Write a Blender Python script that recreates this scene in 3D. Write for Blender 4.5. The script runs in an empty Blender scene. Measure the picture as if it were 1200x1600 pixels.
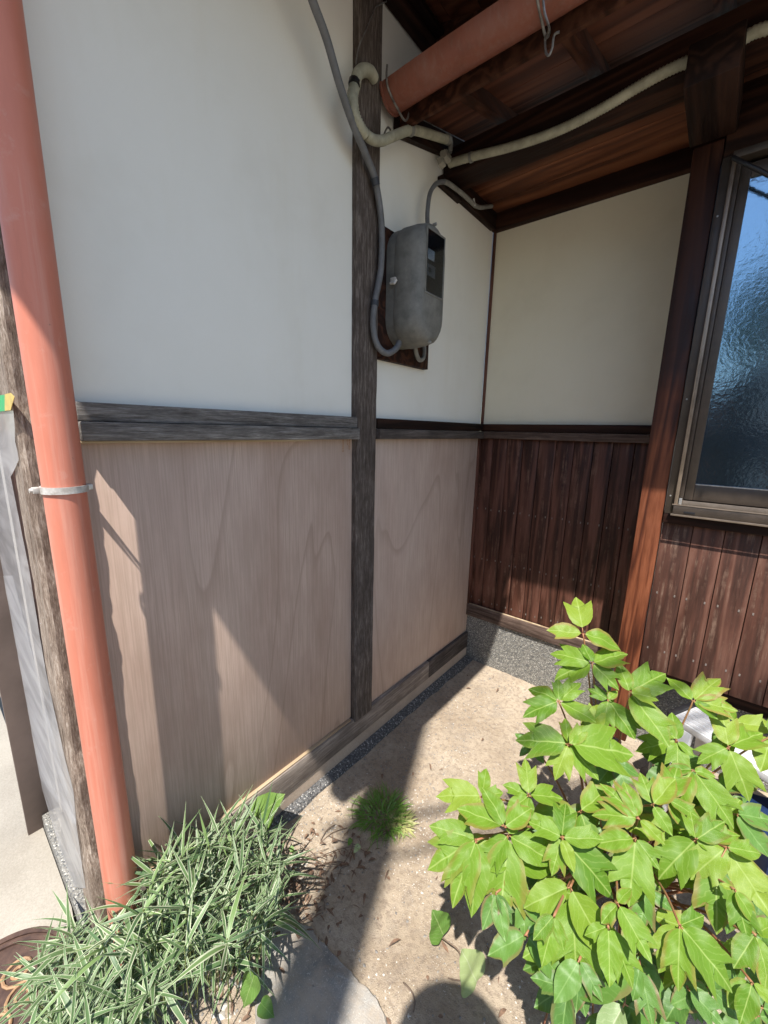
import bpy, bmesh, math, random
from mathutils import Vector as V, Matrix, noise
random.seed(7)
S = bpy.context.scene
COL = S.collection
PI = math.pi
# ---------------------------------------------------------------- camera
RX = V((0.76725309, 0.64102261, 0.02031519)); UX = V((-0.14462853, 0.14207515, 0.97923298)); FX = V((-0.6248242, 0.75425769, -0.20171776))
CP = V((0.97859668, -1.9653251, 1.3)); FP = 619.9
cam = bpy.data.objects.new('camera', bpy.data.cameras.new('camera')); COL.objects.link(cam)
m = Matrix.Identity(4)
for i in range(3):
    m[i][0], m[i][1], m[i][2], m[i][3] = RX[i], UX[i], -FX[i], CP[i]
cam.matrix_world = m
cam.data.sensor_fit = 'HORIZONTAL'; cam.data.sensor_width = 36; cam.data.lens = 36 * FP / 1200
cam.data.clip_start = 0.02; cam.data.clip_end = 500
S.camera = cam
# ---------------------------------------------------------------- sky, sun, exposure
SUN = V((0.205, -0.49, 1.0)).normalized()
elev = math.asin(SUN.z); az = math.atan2(SUN.x, SUN.y)
W = bpy.data.worlds.new('World'); S.world = W; W.use_nodes = True
sky = W.node_tree.nodes.new('ShaderNodeTexSky'); sky.sky_type = 'NISHITA'; sky.sun_disc = False
sky.sun_elevation = elev; sky.sun_rotation = az % (2 * PI); sky.ozone_density = 1.5; sky.dust_density = 0.6
bg = W.node_tree.nodes['Background']; bg.inputs['Strength'].default_value = 0.145
W.node_tree.links.new(sky.outputs[0], bg.inputs[0])
sl = bpy.data.lights.new('sun', 'SUN'); sl.energy = 5.0; sl.angle = math.radians(0.55); sl.color = (1.0, 0.95, 0.88)
so = bpy.data.objects.new('sun', sl); COL.objects.link(so); so.rotation_euler = SUN.to_track_quat('Z', 'Y').to_euler(); so.location = (3, -6, 9)
S.view_settings.view_transform = 'Standard'; S.view_settings.look = 'None'; S.view_settings.gamma = 1
S.view_settings.use_curve_mapping = False
S.view_settings.exposure = 0.82

def ray(px, py): return FX + RX * ((px - 600) / FP) + UX * ((800 - py) / FP)
def at(px, py, ax, v):                       # the point of the plane axis=v on the line of sight through a photo pixel
    d = ray(px, py); return CP + d * ((v - CP[ax]) / d[ax])
def dp(px, py, depth): return CP + ray(px, py) * depth

# ---------------------------------------------------------------- materials
class NT:
    def __init__(s, name):
        s.m = bpy.data.materials.new(name); s.m.use_nodes = True; s.t = s.m.node_tree
        s.b = s.t.nodes['Principled BSDF']; s.out = s.t.nodes['Material Output']
    def n(s, typ, ins=None, **kw):
        nd = s.t.nodes.new('ShaderNode' + typ)
        for k, v in kw.items(): setattr(nd, k, v)
        for k, v in (ins or {}).items():
            if hasattr(v, 'is_output') or isinstance(v, bpy.types.NodeSocket): s.t.links.new(v, nd.inputs[k])
            else: nd.inputs[k].default_value = v
        return nd
    def l(s, a, b): s.t.links.new(a, b)
    def coord(s, scale=(1, 1, 1), rnd=True, kind='Object'):
        tc = s.n('TexCoord').outputs[kind]
        if rnd:
            oi = s.n('ObjectInfo').outputs['Random']
            mu = s.n('Math', {0: oi, 1: 17.3}, operation='MULTIPLY').outputs[0]
            tc = s.n('VectorMath', {0: tc, 1: mu}, operation='ADD').outputs[0]
        return s.n('VectorMath', {0: tc, 1: scale}, operation='MULTIPLY').outputs[0]
    def noise(s, vec, scale, detail=4, rough=.55, dist=0):
        return s.n('TexNoise', {'Vector': vec, 'Scale': scale, 'Detail': detail, 'Roughness': rough, 'Distortion': dist}).outputs['Fac']
    def ramp(s, fac, stops, interp='LINEAR'):
        r = s.n('ValToRGB', {0: fac}); e = r.color_ramp.elements; r.color_ramp.interpolation = interp
        while len(e) < len(stops): e.new(.5)
        for i, (p, c) in enumerate(stops):
            e[i].position = p; e[i].color = (c, c, c, 1) if isinstance(c, (int, float)) else tuple(c) + (1,)
        return r.outputs[0]
    def mix(s, fac, a, b, mode='MIX'):
        nd = s.n('Mix', data_type='RGBA', blend_type=mode)
        for k, v in ((0, fac), (6, a), (7, b)):
            if isinstance(v, bpy.types.NodeSocket): s.l(v, nd.inputs[k])
            elif isinstance(v, (int, float)): nd.inputs[k].default_value = v
            else: nd.inputs[k].default_value = tuple(v) + (1,)
        return nd.outputs[2]
    def math(s, op, a, b=0.0, c=0.0): return s.n('Math', {0: a, 1: b, 2: c}, operation=op).outputs[0]
    def bump(s, h, strength=.3, dist=.002, normal=None):
        ins = {'Height': h, 'Strength': strength, 'Distance': dist}
        if normal: ins['Normal'] = normal
        return s.n('Bump', ins).outputs[0]
    def fin(s, col=None, rough=.6, normal=None, metal=0, spec=.5, **kw):
        if col is not None:
            if isinstance(col, bpy.types.NodeSocket): s.l(col, s.b.inputs['Base Color'])
            else: s.b.inputs['Base Color'].default_value = tuple(col) + (1,)
        if isinstance(rough, bpy.types.NodeSocket): s.l(rough, s.b.inputs['Roughness'])
        else: s.b.inputs['Roughness'].default_value = rough
        s.b.inputs['Metallic'].default_value = metal; s.b.inputs['Specular IOR Level'].default_value = spec
        for k, v in kw.items():
            if isinstance(v, bpy.types.NodeSocket): s.l(v, s.b.inputs[k.replace('_', ' ')])
            else: s.b.inputs[k.replace('_', ' ')].default_value = v
        if normal: s.l(normal, s.b.inputs['Normal'])
        return s.m

def wood(name, c0, c1, c2, ax=2, rings=9, fine=1.0, rough=.6, spec=.3, bumps=.3, wear=None, vary=.25):
    """long grain along ax; c0 dark .. c2 light"""
    t = NT(name)
    st = [1, 1, 1]; st[ax] = .07
    v = t.coord(tuple(st))
    broad = t.noise(v, rings, 3, .5, .4)
    lines = t.math('SINE', t.math('MULTIPLY', broad, 42.0)); lines = t.math('MULTIPLY_ADD', lines, .5, .5)
    fib = t.noise(v, 190, 3, .6); st2 = [1, 1, 1]; st2[ax] = .02
    fib2 = t.noise(t.coord(tuple(st2)), 420 * fine, 2, .5)
    f = t.math('ADD', t.math('MULTIPLY', lines, .35), t.math('ADD', t.math('MULTIPLY', fib, .4), t.math('MULTIPLY', broad, .25)))
    col = t.ramp(f, [(.25, c0), (.5, c1), (.75, c2)])
    oi = t.n('ObjectInfo').outputs['Random']
    col = t.mix(t.math('MULTIPLY', oi, vary), col, c0, 'MIX')
    blot = t.noise(t.coord((1, 1, 1)), 3.2, 4, .6)
    col = t.mix(t.ramp(blot, [(.4, 0.0), (.75, .45)]), col, c0)
    if wear:
        w = t.noise(v, 60, 6, .75); w = t.ramp(w, [(.52, 0.0), (.62, 1.0)])
        w = t.math('MULTIPLY', w, t.ramp(t.noise(t.coord((1, 1, 1)), 14, 4, .65), [(.42, 0.0), (.62, .85)]))
        col = t.mix(w, col, wear)
    h = t.math('ADD', t.math('MULTIPLY', fib2, .5), t.math('MULTIPLY', lines, .5))
    return t.fin(col, t.ramp(fib, [(.3, rough - .1), (.7, rough + .15)]), t.bump(h, bumps, .0015), spec=spec)

M = {}
def weathered(name, c0, c1, c2, ax, sq=.05, fs=1.0):
    t = NT(name); st = [1, 1, 1]; st[ax] = sq
    v = t.coord(tuple(st)); a = t.noise(v, 70 * fs, 6, .75, .3); b = t.noise(v, 240 * fs, 4, .75)
    pat = t.noise(t.coord((1, 1, 1)), 9, 4, .6)
    f = t.math('ADD', t.math('MULTIPLY', a, .6), t.math('MULTIPLY', b, .4))
    col = t.ramp(f, [(.36, c0), (.5, c1), (.64, c2)])
    col = t.mix(t.ramp(pat, [(.4, 0.0), (.7, .55)]), col, c0)
    return t.fin(col, .85, t.bump(f, .9, .004), spec=.15)
M['dark_wood'] = wood('dark_wood', (.03, .012, .008), (.095, .036, .023), (.19, .08, .055), 2, rough=.5, wear=(.19, .1, .07))
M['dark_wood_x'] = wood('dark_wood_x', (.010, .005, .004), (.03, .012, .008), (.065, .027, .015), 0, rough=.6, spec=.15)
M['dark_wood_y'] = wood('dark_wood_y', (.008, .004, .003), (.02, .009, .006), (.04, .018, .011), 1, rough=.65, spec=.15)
def darken_upward(mt, z0, z1, c):
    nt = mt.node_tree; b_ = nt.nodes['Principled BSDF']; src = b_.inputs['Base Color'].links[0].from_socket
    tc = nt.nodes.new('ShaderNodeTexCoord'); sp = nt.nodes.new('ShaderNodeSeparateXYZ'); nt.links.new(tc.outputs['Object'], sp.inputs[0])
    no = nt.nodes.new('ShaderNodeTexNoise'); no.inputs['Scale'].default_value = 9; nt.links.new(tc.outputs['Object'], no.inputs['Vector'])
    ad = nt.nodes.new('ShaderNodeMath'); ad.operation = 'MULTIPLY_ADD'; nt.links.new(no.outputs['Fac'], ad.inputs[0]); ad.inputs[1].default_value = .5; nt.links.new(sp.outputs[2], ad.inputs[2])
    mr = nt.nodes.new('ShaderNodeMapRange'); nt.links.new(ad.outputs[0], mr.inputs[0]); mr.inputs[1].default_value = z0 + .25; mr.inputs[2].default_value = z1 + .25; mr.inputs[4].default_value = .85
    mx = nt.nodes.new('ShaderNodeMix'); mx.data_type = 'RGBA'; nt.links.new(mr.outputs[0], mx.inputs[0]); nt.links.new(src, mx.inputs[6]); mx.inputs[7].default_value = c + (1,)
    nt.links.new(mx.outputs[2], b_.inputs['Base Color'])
M['bay_board'] = wood('bay_board', (.035, .015, .01), (.1, .04, .026), (.18, .085, .058), 2, rough=.6, wear=(.2, .125, .09), bumps=.45)
M['red_post'] = wood('red_post', (.05, .014, .007), (.15, .043, .018), (.3, .1, .045), 2, rings=12, rough=.5, vary=0, bumps=.25)
darken_upward(M['red_post'], 1.15, 1.6, (.012, .006, .005))   # post colour blends to near-black towards the top, edge broken by noise
M['soffit'] = wood('soffit', (.05, .016, .007), (.16, .052, .022), (.26, .1, .045), 0, rings=6, rough=.55)
M['roof_board'] = wood('roof_board', (.05, .017, .009), (.13, .045, .024), (.2, .075, .04), 0, rings=5, rough=.8, spec=.12)
M['rafter'] = wood('rafter', (.022, .009, .005), (.07, .026, .015), (.12, .05, .028), 1, rough=.75, spec=.12)
M['post_mid'] = weathered('post_mid', (.045, .035, .03), (.105, .084, .072), (.25, .215, .19), 2, .09, 1.6)
M['weather_y'] = weathered('weather_y', (.06, .052, .047), (.17, .155, .143), (.34, .32, .3), 1, .07, 1.5)
M['weather_dark_y'] = weathered('weather_dark_y', (.03, .024, .021), (.085, .07, .062), (.17, .145, .13), 1)
M['weather_sill'] = weathered('weather_sill', (.1, .08, .07), (.24, .2, .17), (.42, .36, .31), 1)
M['weather_x'] = weathered('weather_x', (.04, .026, .02), (.11, .075, .06), (.22, .16, .13), 0)
M['weather_z'] = weathered('weather_z', (.09, .065, .05), (.3, .235, .185), (.62, .54, .46), 2, .16, 2.2)
M['edge_wood'] = wood('edge_wood', (.3, .21, .13), (.42, .32, .2), (.5, .4, .28), 1, rough=.7)

def m_plywood():
    t = NT('plywood'); v = t.coord((1, 1, .22))
    n = t.noise(v, 2.1, 2, .45, .5)
    fr = t.math('FRACT', t.math('MULTIPLY', n, 9.0))
    line = t.ramp(fr, [(.0, 1.0), (.02, .0), (.92, 0.0), (1.0, 1.0)])
    fib = t.noise(t.coord((1, 1, .02)), 300, 3, .6); mot = t.noise(t.coord((1, 1, .4)), 9, 5, .6)
    col = t.ramp(mot, [(.25, (.41, .285, .225)), (.55, (.5, .365, .295)), (.8, (.58, .435, .355))])
    col = t.mix(t.math('MULTIPLY', line, .42), col, (.24, .155, .11))
    col = t.mix(t.ramp(fib, [(.38, .5), (.6, 0.0)]), col, (.33, .24, .18))
    col = t.mix(t.ramp(t.noise(t.coord((1, .5, .15)), 5, 3), [(.45, 0.0), (.75, .35)]), col, (.6, .5, .43))
    return t.fin(col, .75, t.bump(fib, .25, .001), spec=.2)
M['plywood'] = m_plywood()
def m_plaster(nm='plaster', k=(1, 1, 1)):
    t = NT(nm); v = t.coord(rnd=False)
    a = t.noise(v, 2.2, 5, .6); b = t.noise(v, 160, 4, .6)
    col = t.ramp(a, [(.3, (.7, .68, .61)), (.5, (.76, .745, .68)), (.75, (.79, .775, .715))])
    st = t.noise(t.coord((1, 1, .15), rnd=False), 6, 4, .65)
    col = t.mix(t.ramp(st, [(.55, 0.0), (.85, .3)]), col, (.66, .61, .48))
    col = t.mix(1.0, col, k, 'MULTIPLY')
    return t.fin(col, .85, t.bump(b, .3, .0012), spec=.15)
M['plaster'] = m_plaster()
M['plaster_bounce_tint'] = m_plaster('plaster_bounce_tint', (1.0, .95, .83))  # same plaster for the recess, warm bounce light put into its colour
def m_dirt():
    t = NT('dirt'); v = t.coord(rnd=False)
    a = t.noise(v, 3.5, 6, .65); b = t.noise(v, 60, 6, .75); c = t.noise(v, 420, 2, .6)
    col = t.ramp(a, [(.3, (.29, .225, .16)), (.5, (.41, .335, .25)), (.72, (.5, .42, .325))])
    col = t.mix(t.ramp(b, [(.38, .6), (.52, 0.0)]), col, (.2, .155, .12))
    g2 = t.noise(v, 11, 5, .7, .4); col = t.mix(t.ramp(g2, [(.5, 0.0), (.72, .55)]), col, (.27, .23, .19)); col = t.mix(t.ramp(g2, [(.28, .4), (.42, 0.0)]), col, (.52, .44, .35))
    vo = t.n('TexVoronoi', {'Vector': v, 'Scale': 240.0}); d = t.ramp(vo.outputs['Distance'], [(.16, 1.0), (.26, 0.0)])
    sel = t.ramp(t.noise(v, 5.5, 4, .7), [(.45, 0.0), (.6, 1.0)])
    fl = t.math('MULTIPLY', t.math('MULTIPLY', d, sel), t.ramp(t.n('SeparateColor', {0: vo.outputs['Color']}).outputs[0], [(.5, 0.0), (.55, 1.0)]))
    col = t.mix(t.math('MULTIPLY', fl, .8), col, (.72, .67, .6))
    dk = t.ramp(t.n('SeparateColor', {0: vo.outputs['Color']}).outputs[1], [(.82, 0.0), (.86, 1.0)])
    col = t.mix(t.math('MULTIPLY', t.math('MULTIPLY', d, dk), .7), col, (.13, .12, .12))
    h = t.math('ADD', t.math('MULTIPLY', b, .7), t.math('MULTIPLY', c, .3))
    return t.fin(col, .95, t.bump(h, 1.0, .009), spec=.1)
M['dirt'] = m_dirt()
def m_concrete(name, c0, c1, sc=1.0, speck=None):
    t = NT(name); v = t.coord(rnd=False)
    a = t.noise(v, 3 * sc, 6, .65); b = t.noise(v, 190 * sc, 4, .7)
    col = t.ramp(t.math('ADD', t.math('MULTIPLY', a, .6), t.math('MULTIPLY', b, .4)), [(.38, c0), (.62, c1)])
    if speck:
        p = t.noise(v, 260, 2, .5); col = t.mix(t.ramp(p, [(.62, 0.0), (.7, .8)]), col, speck)
    if name == 'slab_stone': col = t.mix(t.ramp(t.noise(v, 14, 6, .7), [(.42, 0.0), (.62, .75)]), col, (.36, .3, .235))
    pit = t.ramp(t.noise(v, 55, 3, .6), [(.68, 0.0), (.74, .6)]); col = t.mix(pit, col, tuple(x * .6 for x in c0))
    return t.fin(col, .9, t.bump(b, .5, .002), spec=.15)
M['paving'] = m_concrete('paving', (.25, .225, .185), (.35, .32, .27))
M['mortar'] = m_concrete('mortar', (.33, .26, .2), (.47, .38, .3))
M['slab_stone'] = m_concrete('slab_stone', (.17, .165, .155), (.36, .345, .315), 2, (.5, .48, .42))
def m_aggregate(name, cols, scale=210.0):
    t = NT(name); v = t.coord(rnd=False)
    vo = t.n('TexVoronoi', {'Vector': v, 'Scale': scale, 'Randomness': 1.0})
    r = t.n('SeparateColor', {0: vo.outputs['Color']}).outputs[0]
    col = t.ramp(r, [(0, cols[0]), (.35, cols[1]), (.65, cols[2]), (.9, cols[3])], 'CONSTANT')
    col = t.mix(t.ramp(vo.outputs['Distance'], [(.35, 0.0), (.62, .85)]), col, cols[4])
    h = t.ramp(vo.outputs['Distance'], [(0, 1.0), (.6, 0.0)])
    return t.fin(col, .7, t.bump(h, .9, .003), spec=.35)
M['aggregate'] = m_aggregate('aggregate', [(.1, .105, .11), (.24, .24, .22), (.36, .35, .32), (.55, .53, .48), (.17, .16, .14)])
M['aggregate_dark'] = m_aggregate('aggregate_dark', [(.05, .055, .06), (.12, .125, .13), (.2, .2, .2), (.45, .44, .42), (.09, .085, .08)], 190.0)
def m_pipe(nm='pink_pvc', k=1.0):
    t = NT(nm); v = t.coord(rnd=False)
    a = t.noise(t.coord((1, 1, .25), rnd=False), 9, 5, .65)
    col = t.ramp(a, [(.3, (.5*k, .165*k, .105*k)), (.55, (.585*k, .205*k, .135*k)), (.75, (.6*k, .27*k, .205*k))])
    sc = t.noise(v, 30, 5, .7); col = t.mix(t.ramp(sc, [(.6, 0.0), (.75, .35)]), col, (.62*k, .38*k, .31*k))
    stk = t.noise(t.coord((1, 1, .03), rnd=False), 60, 4, .7); col = t.mix(t.ramp(stk, [(.5, 0.0), (.72, .4)]), col, (.66*k, .4*k, .32*k))
    grime = t.noise(t.coord((1, 1, .12), rnd=False), 22, 6, .7); col = t.mix(t.ramp(grime, [(.52, 0.0), (.72, .45)]), col, (.36*k, .15*k, .105*k))
    dk = t.noise(v, 55, 4, .7); col = t.mix(t.ramp(dk, [(.7, 0.0), (.78, .5)]), col, (.16, .09, .07))
    return t.fin(col, t.ramp(a, [(.3, .42), (.7, .6)]), t.bump(t.noise(v, 18, 3), .06, .003), spec=.4)
M['pvc'] = m_pipe()
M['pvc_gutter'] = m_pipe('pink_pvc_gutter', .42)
def plain(name, c, rough=.5, metal=0, spec=.5, var=.25, sc=40, c2=None, bump=.15):
    t = NT(name); v = t.coord()
    a = t.noise(v, sc, 5, .65)
    d = c2 or tuple(x * (1 - var) for x in c)
    col = t.ramp(a, [(.35, d), (.65, c)])
    return t.fin(col, t.ramp(a, [(.3, rough - .05), (.7, min(1, rough + .12))]), t.bump(a, bump, .001), metal=metal, spec=spec)
M['meter'] = plain('meter_grey', (.2, .195, .175), .6, 0, .4, sc=26, c2=(.125, .123, .11))
M['galv'] = plain('galvanised', (.5, .5, .48), .45, .7, .5, c2=(.33, .32, .3))
M['alu'] = plain('aluminium', (.74, .75, .77), .42, .35, .5, var=.1)
M['clamp'] = plain('white_clamp', (.62, .6, .56), .5, .2, .5, sc=80, c2=(.4, .36, .32))
M['cable'] = plain('grey_cable', (.15, .15, .155), .6, sc=30, c2=(.1, .1, .1))
M['cable_tie'] = plain('dark_tie', (.04, .045, .055), .6)
M['conduit_grey'] = plain('grey_conduit', (.24, .235, .21), .6, sc=30, c2=(.15, .145, .13))
M['conduit'] = plain('ivory_conduit', (.42, .4, .3), .6, sc=30, c2=(.27, .26, .19))
M['wire'] = plain('steel_wire', (.3, .29, .27), .5, .6, c2=(.12, .1, .09))
M['black'] = plain('black_plastic', (.015, .015, .017), .35)
M['bronze'] = plain('bronze_aluminium', (.1, .078, .062), .38, .55, .5, sc=20, c2=(.075, .06, .05), bump=.03)
M['bronze_light'] = plain('bronze_edge', (.34, .27, .21), .35, .7, .5, sc=20, bump=.03)
M['brown_metal'] = plain('brown_metal', (.17, .125, .105), .5, .1, .4, sc=8, bump=.02)
M['green_tape'] = plain('green_tape', (.01, .42, .12), .5); M['yellow_tape'] = plain('yellow_tape', (.62, .45, .12), .6)
M['blue'] = plain('blue_plastic', (.012, .03, .09), .4)
M['splinter'] = plain('splintered_wood', (.12, .07, .035), .9, sc=60, c2=(.04, .02, .012))
M['stain'] = plain('resin_stain', (.3, .16, .09), .8, sc=200, c2=(.42, .29, .21))
M['lightblue'] = plain('light_blue_vinyl', (.12, .27, .42), .5)
M['teal'] = plain('green_glass', (.01, .06, .045), .2)
M['pale_board'] = plain('pale_board', (.5, .4, .28), .8)
M['litter'] = plain('dry_leaf', (.22, .13, .08), .85, sc=90, c2=(.1, .065, .045))
M['twig'] = plain('twig', (.2, .14, .1), .85, c2=(.1, .07, .05))
M['chips'] = plain('white_chips', (.6, .57, .52), .85, sc=60, c2=(.4, .36, .3))
M['pebble'] = plain('grey_pebble', (.3, .28, .25), .8, sc=60, c2=(.14, .13, .12))
M['spot_nail'] = plain('nail_head', (.24, .2, .175), .6, .3)
M['iron'] = plain('rusty_iron', (.12, .07, .05), .6, .4, sc=30, c2=(.06, .035, .028))
M['ochre'] = plain('ochre_iron', (.42, .25, .13), .65, .1, sc=30, c2=(.25, .15, .08))
M['cloth'] = plain('dark_cloth', (.03, .035, .05), .9); M['skin'] = plain('skin', (.5, .32, .24), .6)
M['tile'] = plain('roof_tile', (.08, .085, .09), .5, sc=12)
M['pole'] = plain('pole_concrete', (.35, .34, .32), .9)
M['bark'] = plain('bark', (.12, .085, .06), .9, sc=20, c2=(.05, .035, .025), bump=.8)
M['foam'] = plain('grey_putty', (.3, .28, .23), .9, sc=90)
M['paper'] = plain('white_label', (.6, .6, .58), .6)
def m_leaf(name, c0, c1, c2, vein, red=None, trans=.35, rough=.42, redamt=.8):
    t = NT(name); uv = t.n('UVMap').outputs[0]
    sp = t.n('SeparateXYZ', {0: uv}); u = sp.outputs[0]; w = t.math('ABSOLUTE', t.math('SUBTRACT', sp.outputs[1], .5))
    oi = t.n('ObjectInfo').outputs['Random']
    ph = t.math('ADD', t.math('SUBTRACT', u, t.math('MULTIPLY', w, 1.1)), t.math('MULTIPLY', t.noise(uv, 5, 3), .22))
    ph = t.math('FRACT', t.math('MULTIPLY', ph, 7.0))
    ph = t.math('ADD', ph, 0.0); side = t.ramp(ph, [(.0, 1.0), (.12, 0.0), (.9, 0.0), (1.0, 1.0)])
    mid = t.ramp(w, [(.006, 1.0), (.018, 0.0)])
    vn = t.math('MAXIMUM', t.math('MULTIPLY', side, .4), mid)
    obj = t.coord((1, 1, 1)); mo = t.noise(obj, 55, 4, .6)
    base = t.ramp(oi, [(0, c0), (.3, c1), (.7, c1), (1, c2)])
    base = t.mix(t.ramp(mo, [(.35, .4), (.65, 0.0)]), base, c0)
    col = t.mix(t.math('MULTIPLY', vn, .7), base, vein)
    if red:
        ed = t.n('Attribute', attribute_name='edge').outputs['Fac']
        k = t.math('ADD', ed, t.math('MULTIPLY', mo, .3))
        k = t.ramp(k, [(.82, 0.0), (1.25, .8)])
        fr = t.math('FRACT', t.math('MULTIPLY', oi, 7.7))
        k = t.math('MULTIPLY', k, t.ramp(fr, [(.35, .05), (.85, redamt)]))
        col = t.mix(k, col, red)
    spk = t.math('MULTIPLY', t.ramp(t.noise(obj, 430, 2, .5), [(.66, 0.0), (.7, .7)]), t.ramp(t.math('FRACT', t.math('MULTIPLY', oi, 13.1)), [(.7, 0.0), (.75, 1.0)]))
    col = t.mix(spk, col, (.6, .62, .5))
    nrm = t.bump(vn, -.5, .0012, t.bump(t.noise(obj, 120, 3), .15, .001))
    t.fin(col, rough, nrm, spec=.28)
    tr = t.n('BsdfTranslucent', {'Normal': nrm})
    t.l(t.mix(.5, col, (.35, .55, .04), 'MIX'), tr.inputs['Color'])
    mx = t.n('MixShader', {0: trans}); t.l(t.b.outputs[0], mx.inputs[1]); t.l(tr.outputs[0], mx.inputs[2]); t.l(mx.outputs[0], t.out.inputs[0])
    return t.m
M['peony'] = m_leaf('peony_leaf', (.085, .185, .014), (.16, .275, .026), (.26, .345, .045), (.33, .43, .12), (.3, .1, .06), .3, .5, .6)
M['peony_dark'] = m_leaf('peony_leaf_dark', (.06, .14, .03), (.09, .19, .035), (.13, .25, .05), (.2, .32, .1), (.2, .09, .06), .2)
M['peony_pale'] = m_leaf('peony_leaf_pale', (.16, .24, .1), (.22, .3, .13), (.26, .33, .17), (.42, .47, .3), None, .2)
M['ivy'] = m_leaf('ivy_leaf', (.1, .2, .04), (.15, .25, .06), (.2, .3, .08), (.32, .4, .17), None, .25)
M['ivy_pale'] = m_leaf('ivy_leaf_pale', (.25, .31, .12), (.28, .34, .15), (.3, .36, .18), (.38, .42, .25), None, .15)
M['stem_red'] = plain('red_stem', (.34, .13, .07), .55, sc=30, c2=(.24, .16, .06))
M['stem_green'] = plain('green_stem', (.2, .24, .07), .6)
def m_blade(name, g, cream, stripe=True, trans=.25):
    t = NT(name); uv = t.n('UVMap').outputs[0]; sp = t.n('SeparateXYZ', {0: uv}); w = t.math('ABSOLUTE', t.math('SUBTRACT', sp.outputs[1], .5))
    oi = t.n('ObjectInfo').outputs['Random']
    n = t.noise(t.n('VectorMath', {0: uv, 1: (.8, 14, 1)}, operation='MULTIPLY').outputs[0], 2.5, 3, .6)
    f = t.math('ADD', w, t.math('MULTIPLY', t.math('SUBTRACT', n, .5), .45)) if stripe else t.math('MULTIPLY', w, .5)
    f = t.math('SUBTRACT', f, t.math('MULTIPLY', t.math('FRACT', t.math('MULTIPLY', oi, 5.3)), .26)) if stripe else f
    k = t.ramp(f, [(.24, 0.0), (.3, 1.0)])
    gg = t.ramp(oi, [(0, g[0]), (.5, g[1]), (1, g[2])])
    col = t.mix(k, gg, cream)
    t.fin(col, .4, t.bump(n, .2, .0008), spec=.4)
    tr = t.n('BsdfTranslucent'); t.l(col, tr.inputs['Color'])
    mx = t.n('MixShader', {0: trans}); t.l(t.b.outputs[0], mx.inputs[1]); t.l(tr.outputs[0], mx.inputs[2]); t.l(mx.outputs[0], t.out.inputs[0])
    return t.m
M['bamboo'] = m_blade('bamboo_leaf', [(.075, .145, .06), (.12, .2, .08), (.19, .29, .1)], (.58, .62, .43))
M['grass'] = m_blade('grass_blade', [(.14, .27, .05), (.22, .37, .07), (.33, .45, .13)], (.2, .32, .07), False)
M['straw'] = m_blade('straw_blade', [(.35, .38, .13), (.42, .42, .18), (.38, .4, .14)], (.5, .5, .25), False)
M['hedge'] = plain('hedge_leaf', (.05, .1, .022), .6, sc=3, c2=(.025, .055, .012))
def m_glass():
    t = NT('figured_glass'); v = t.coord(rnd=False)
    a = t.noise(v, 62, 3, .5, .9); b = t.noise(v, 110, 2, .5, .5)
    h = t.math('ADD', t.math('MULTIPLY', a, .7), t.math('MULTIPLY', b, .3))
    return t.fin((.02, .028, .032), .11, t.bump(h, .12, .004), spec=1.0, IOR=2.8, Specular_Tint=(.55, .8, 1.0, 1))
M['glass'] = m_glass()
def m_clear():
    t = NT('meter_glass')
    g = t.n('BsdfGlossy', {'Roughness': .08, 'Color': (.8, .85, .9, 1)}); tr = t.n('BsdfTransparent', {'Color': (.75, .8, .85, 1)})
    mx = t.n('MixShader', {0: .12}); t.l(tr.outputs[0], mx.inputs[1]); t.l(g.outputs[0], mx.inputs[2]); t.l(mx.outputs[0], t.out.inputs[0]); return t.m
M['clear'] = m_clear()
def m_plastic():
    t = NT('clear_plastic_film'); v = t.coord((.1, 1, .4), rnd=False); n = t.noise(v, 30, 3, .5, 1.2)
    nb = t.bump(n, .3, .006)
    g = t.n('BsdfGlossy', {'Roughness': .2, 'Color': (.9, .92, .95, 1), 'Normal': nb}); tr = t.n('BsdfTransparent', {'Color': (.9, .9, .9, 1)})
    df = t.n('BsdfDiffuse', {'Color': (.85, .85, .87, 1), 'Normal': nb}); tl = t.n('BsdfTranslucent', {'Color': (.8, .8, .82, 1), 'Normal': nb})
    m1 = t.n('MixShader', {0: .5}); t.l(df.outputs[0], m1.inputs[1]); t.l(tl.outputs[0], m1.inputs[2])
    m2 = t.n('MixShader', {0: .45}); t.l(m1.outputs[0], m2.inputs[1]); t.l(g.outputs[0], m2.inputs[2])
    m3 = t.n('MixShader', {0: t.ramp(n, [(.35, .5), (.65, .8)])}); t.l(tr.outputs[0], m3.inputs[1]); t.l(m2.outputs[0], m3.inputs[2]); t.l(m3.outputs[0], t.out.inputs[0]); return t.m
M['film'] = m_plastic()

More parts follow.
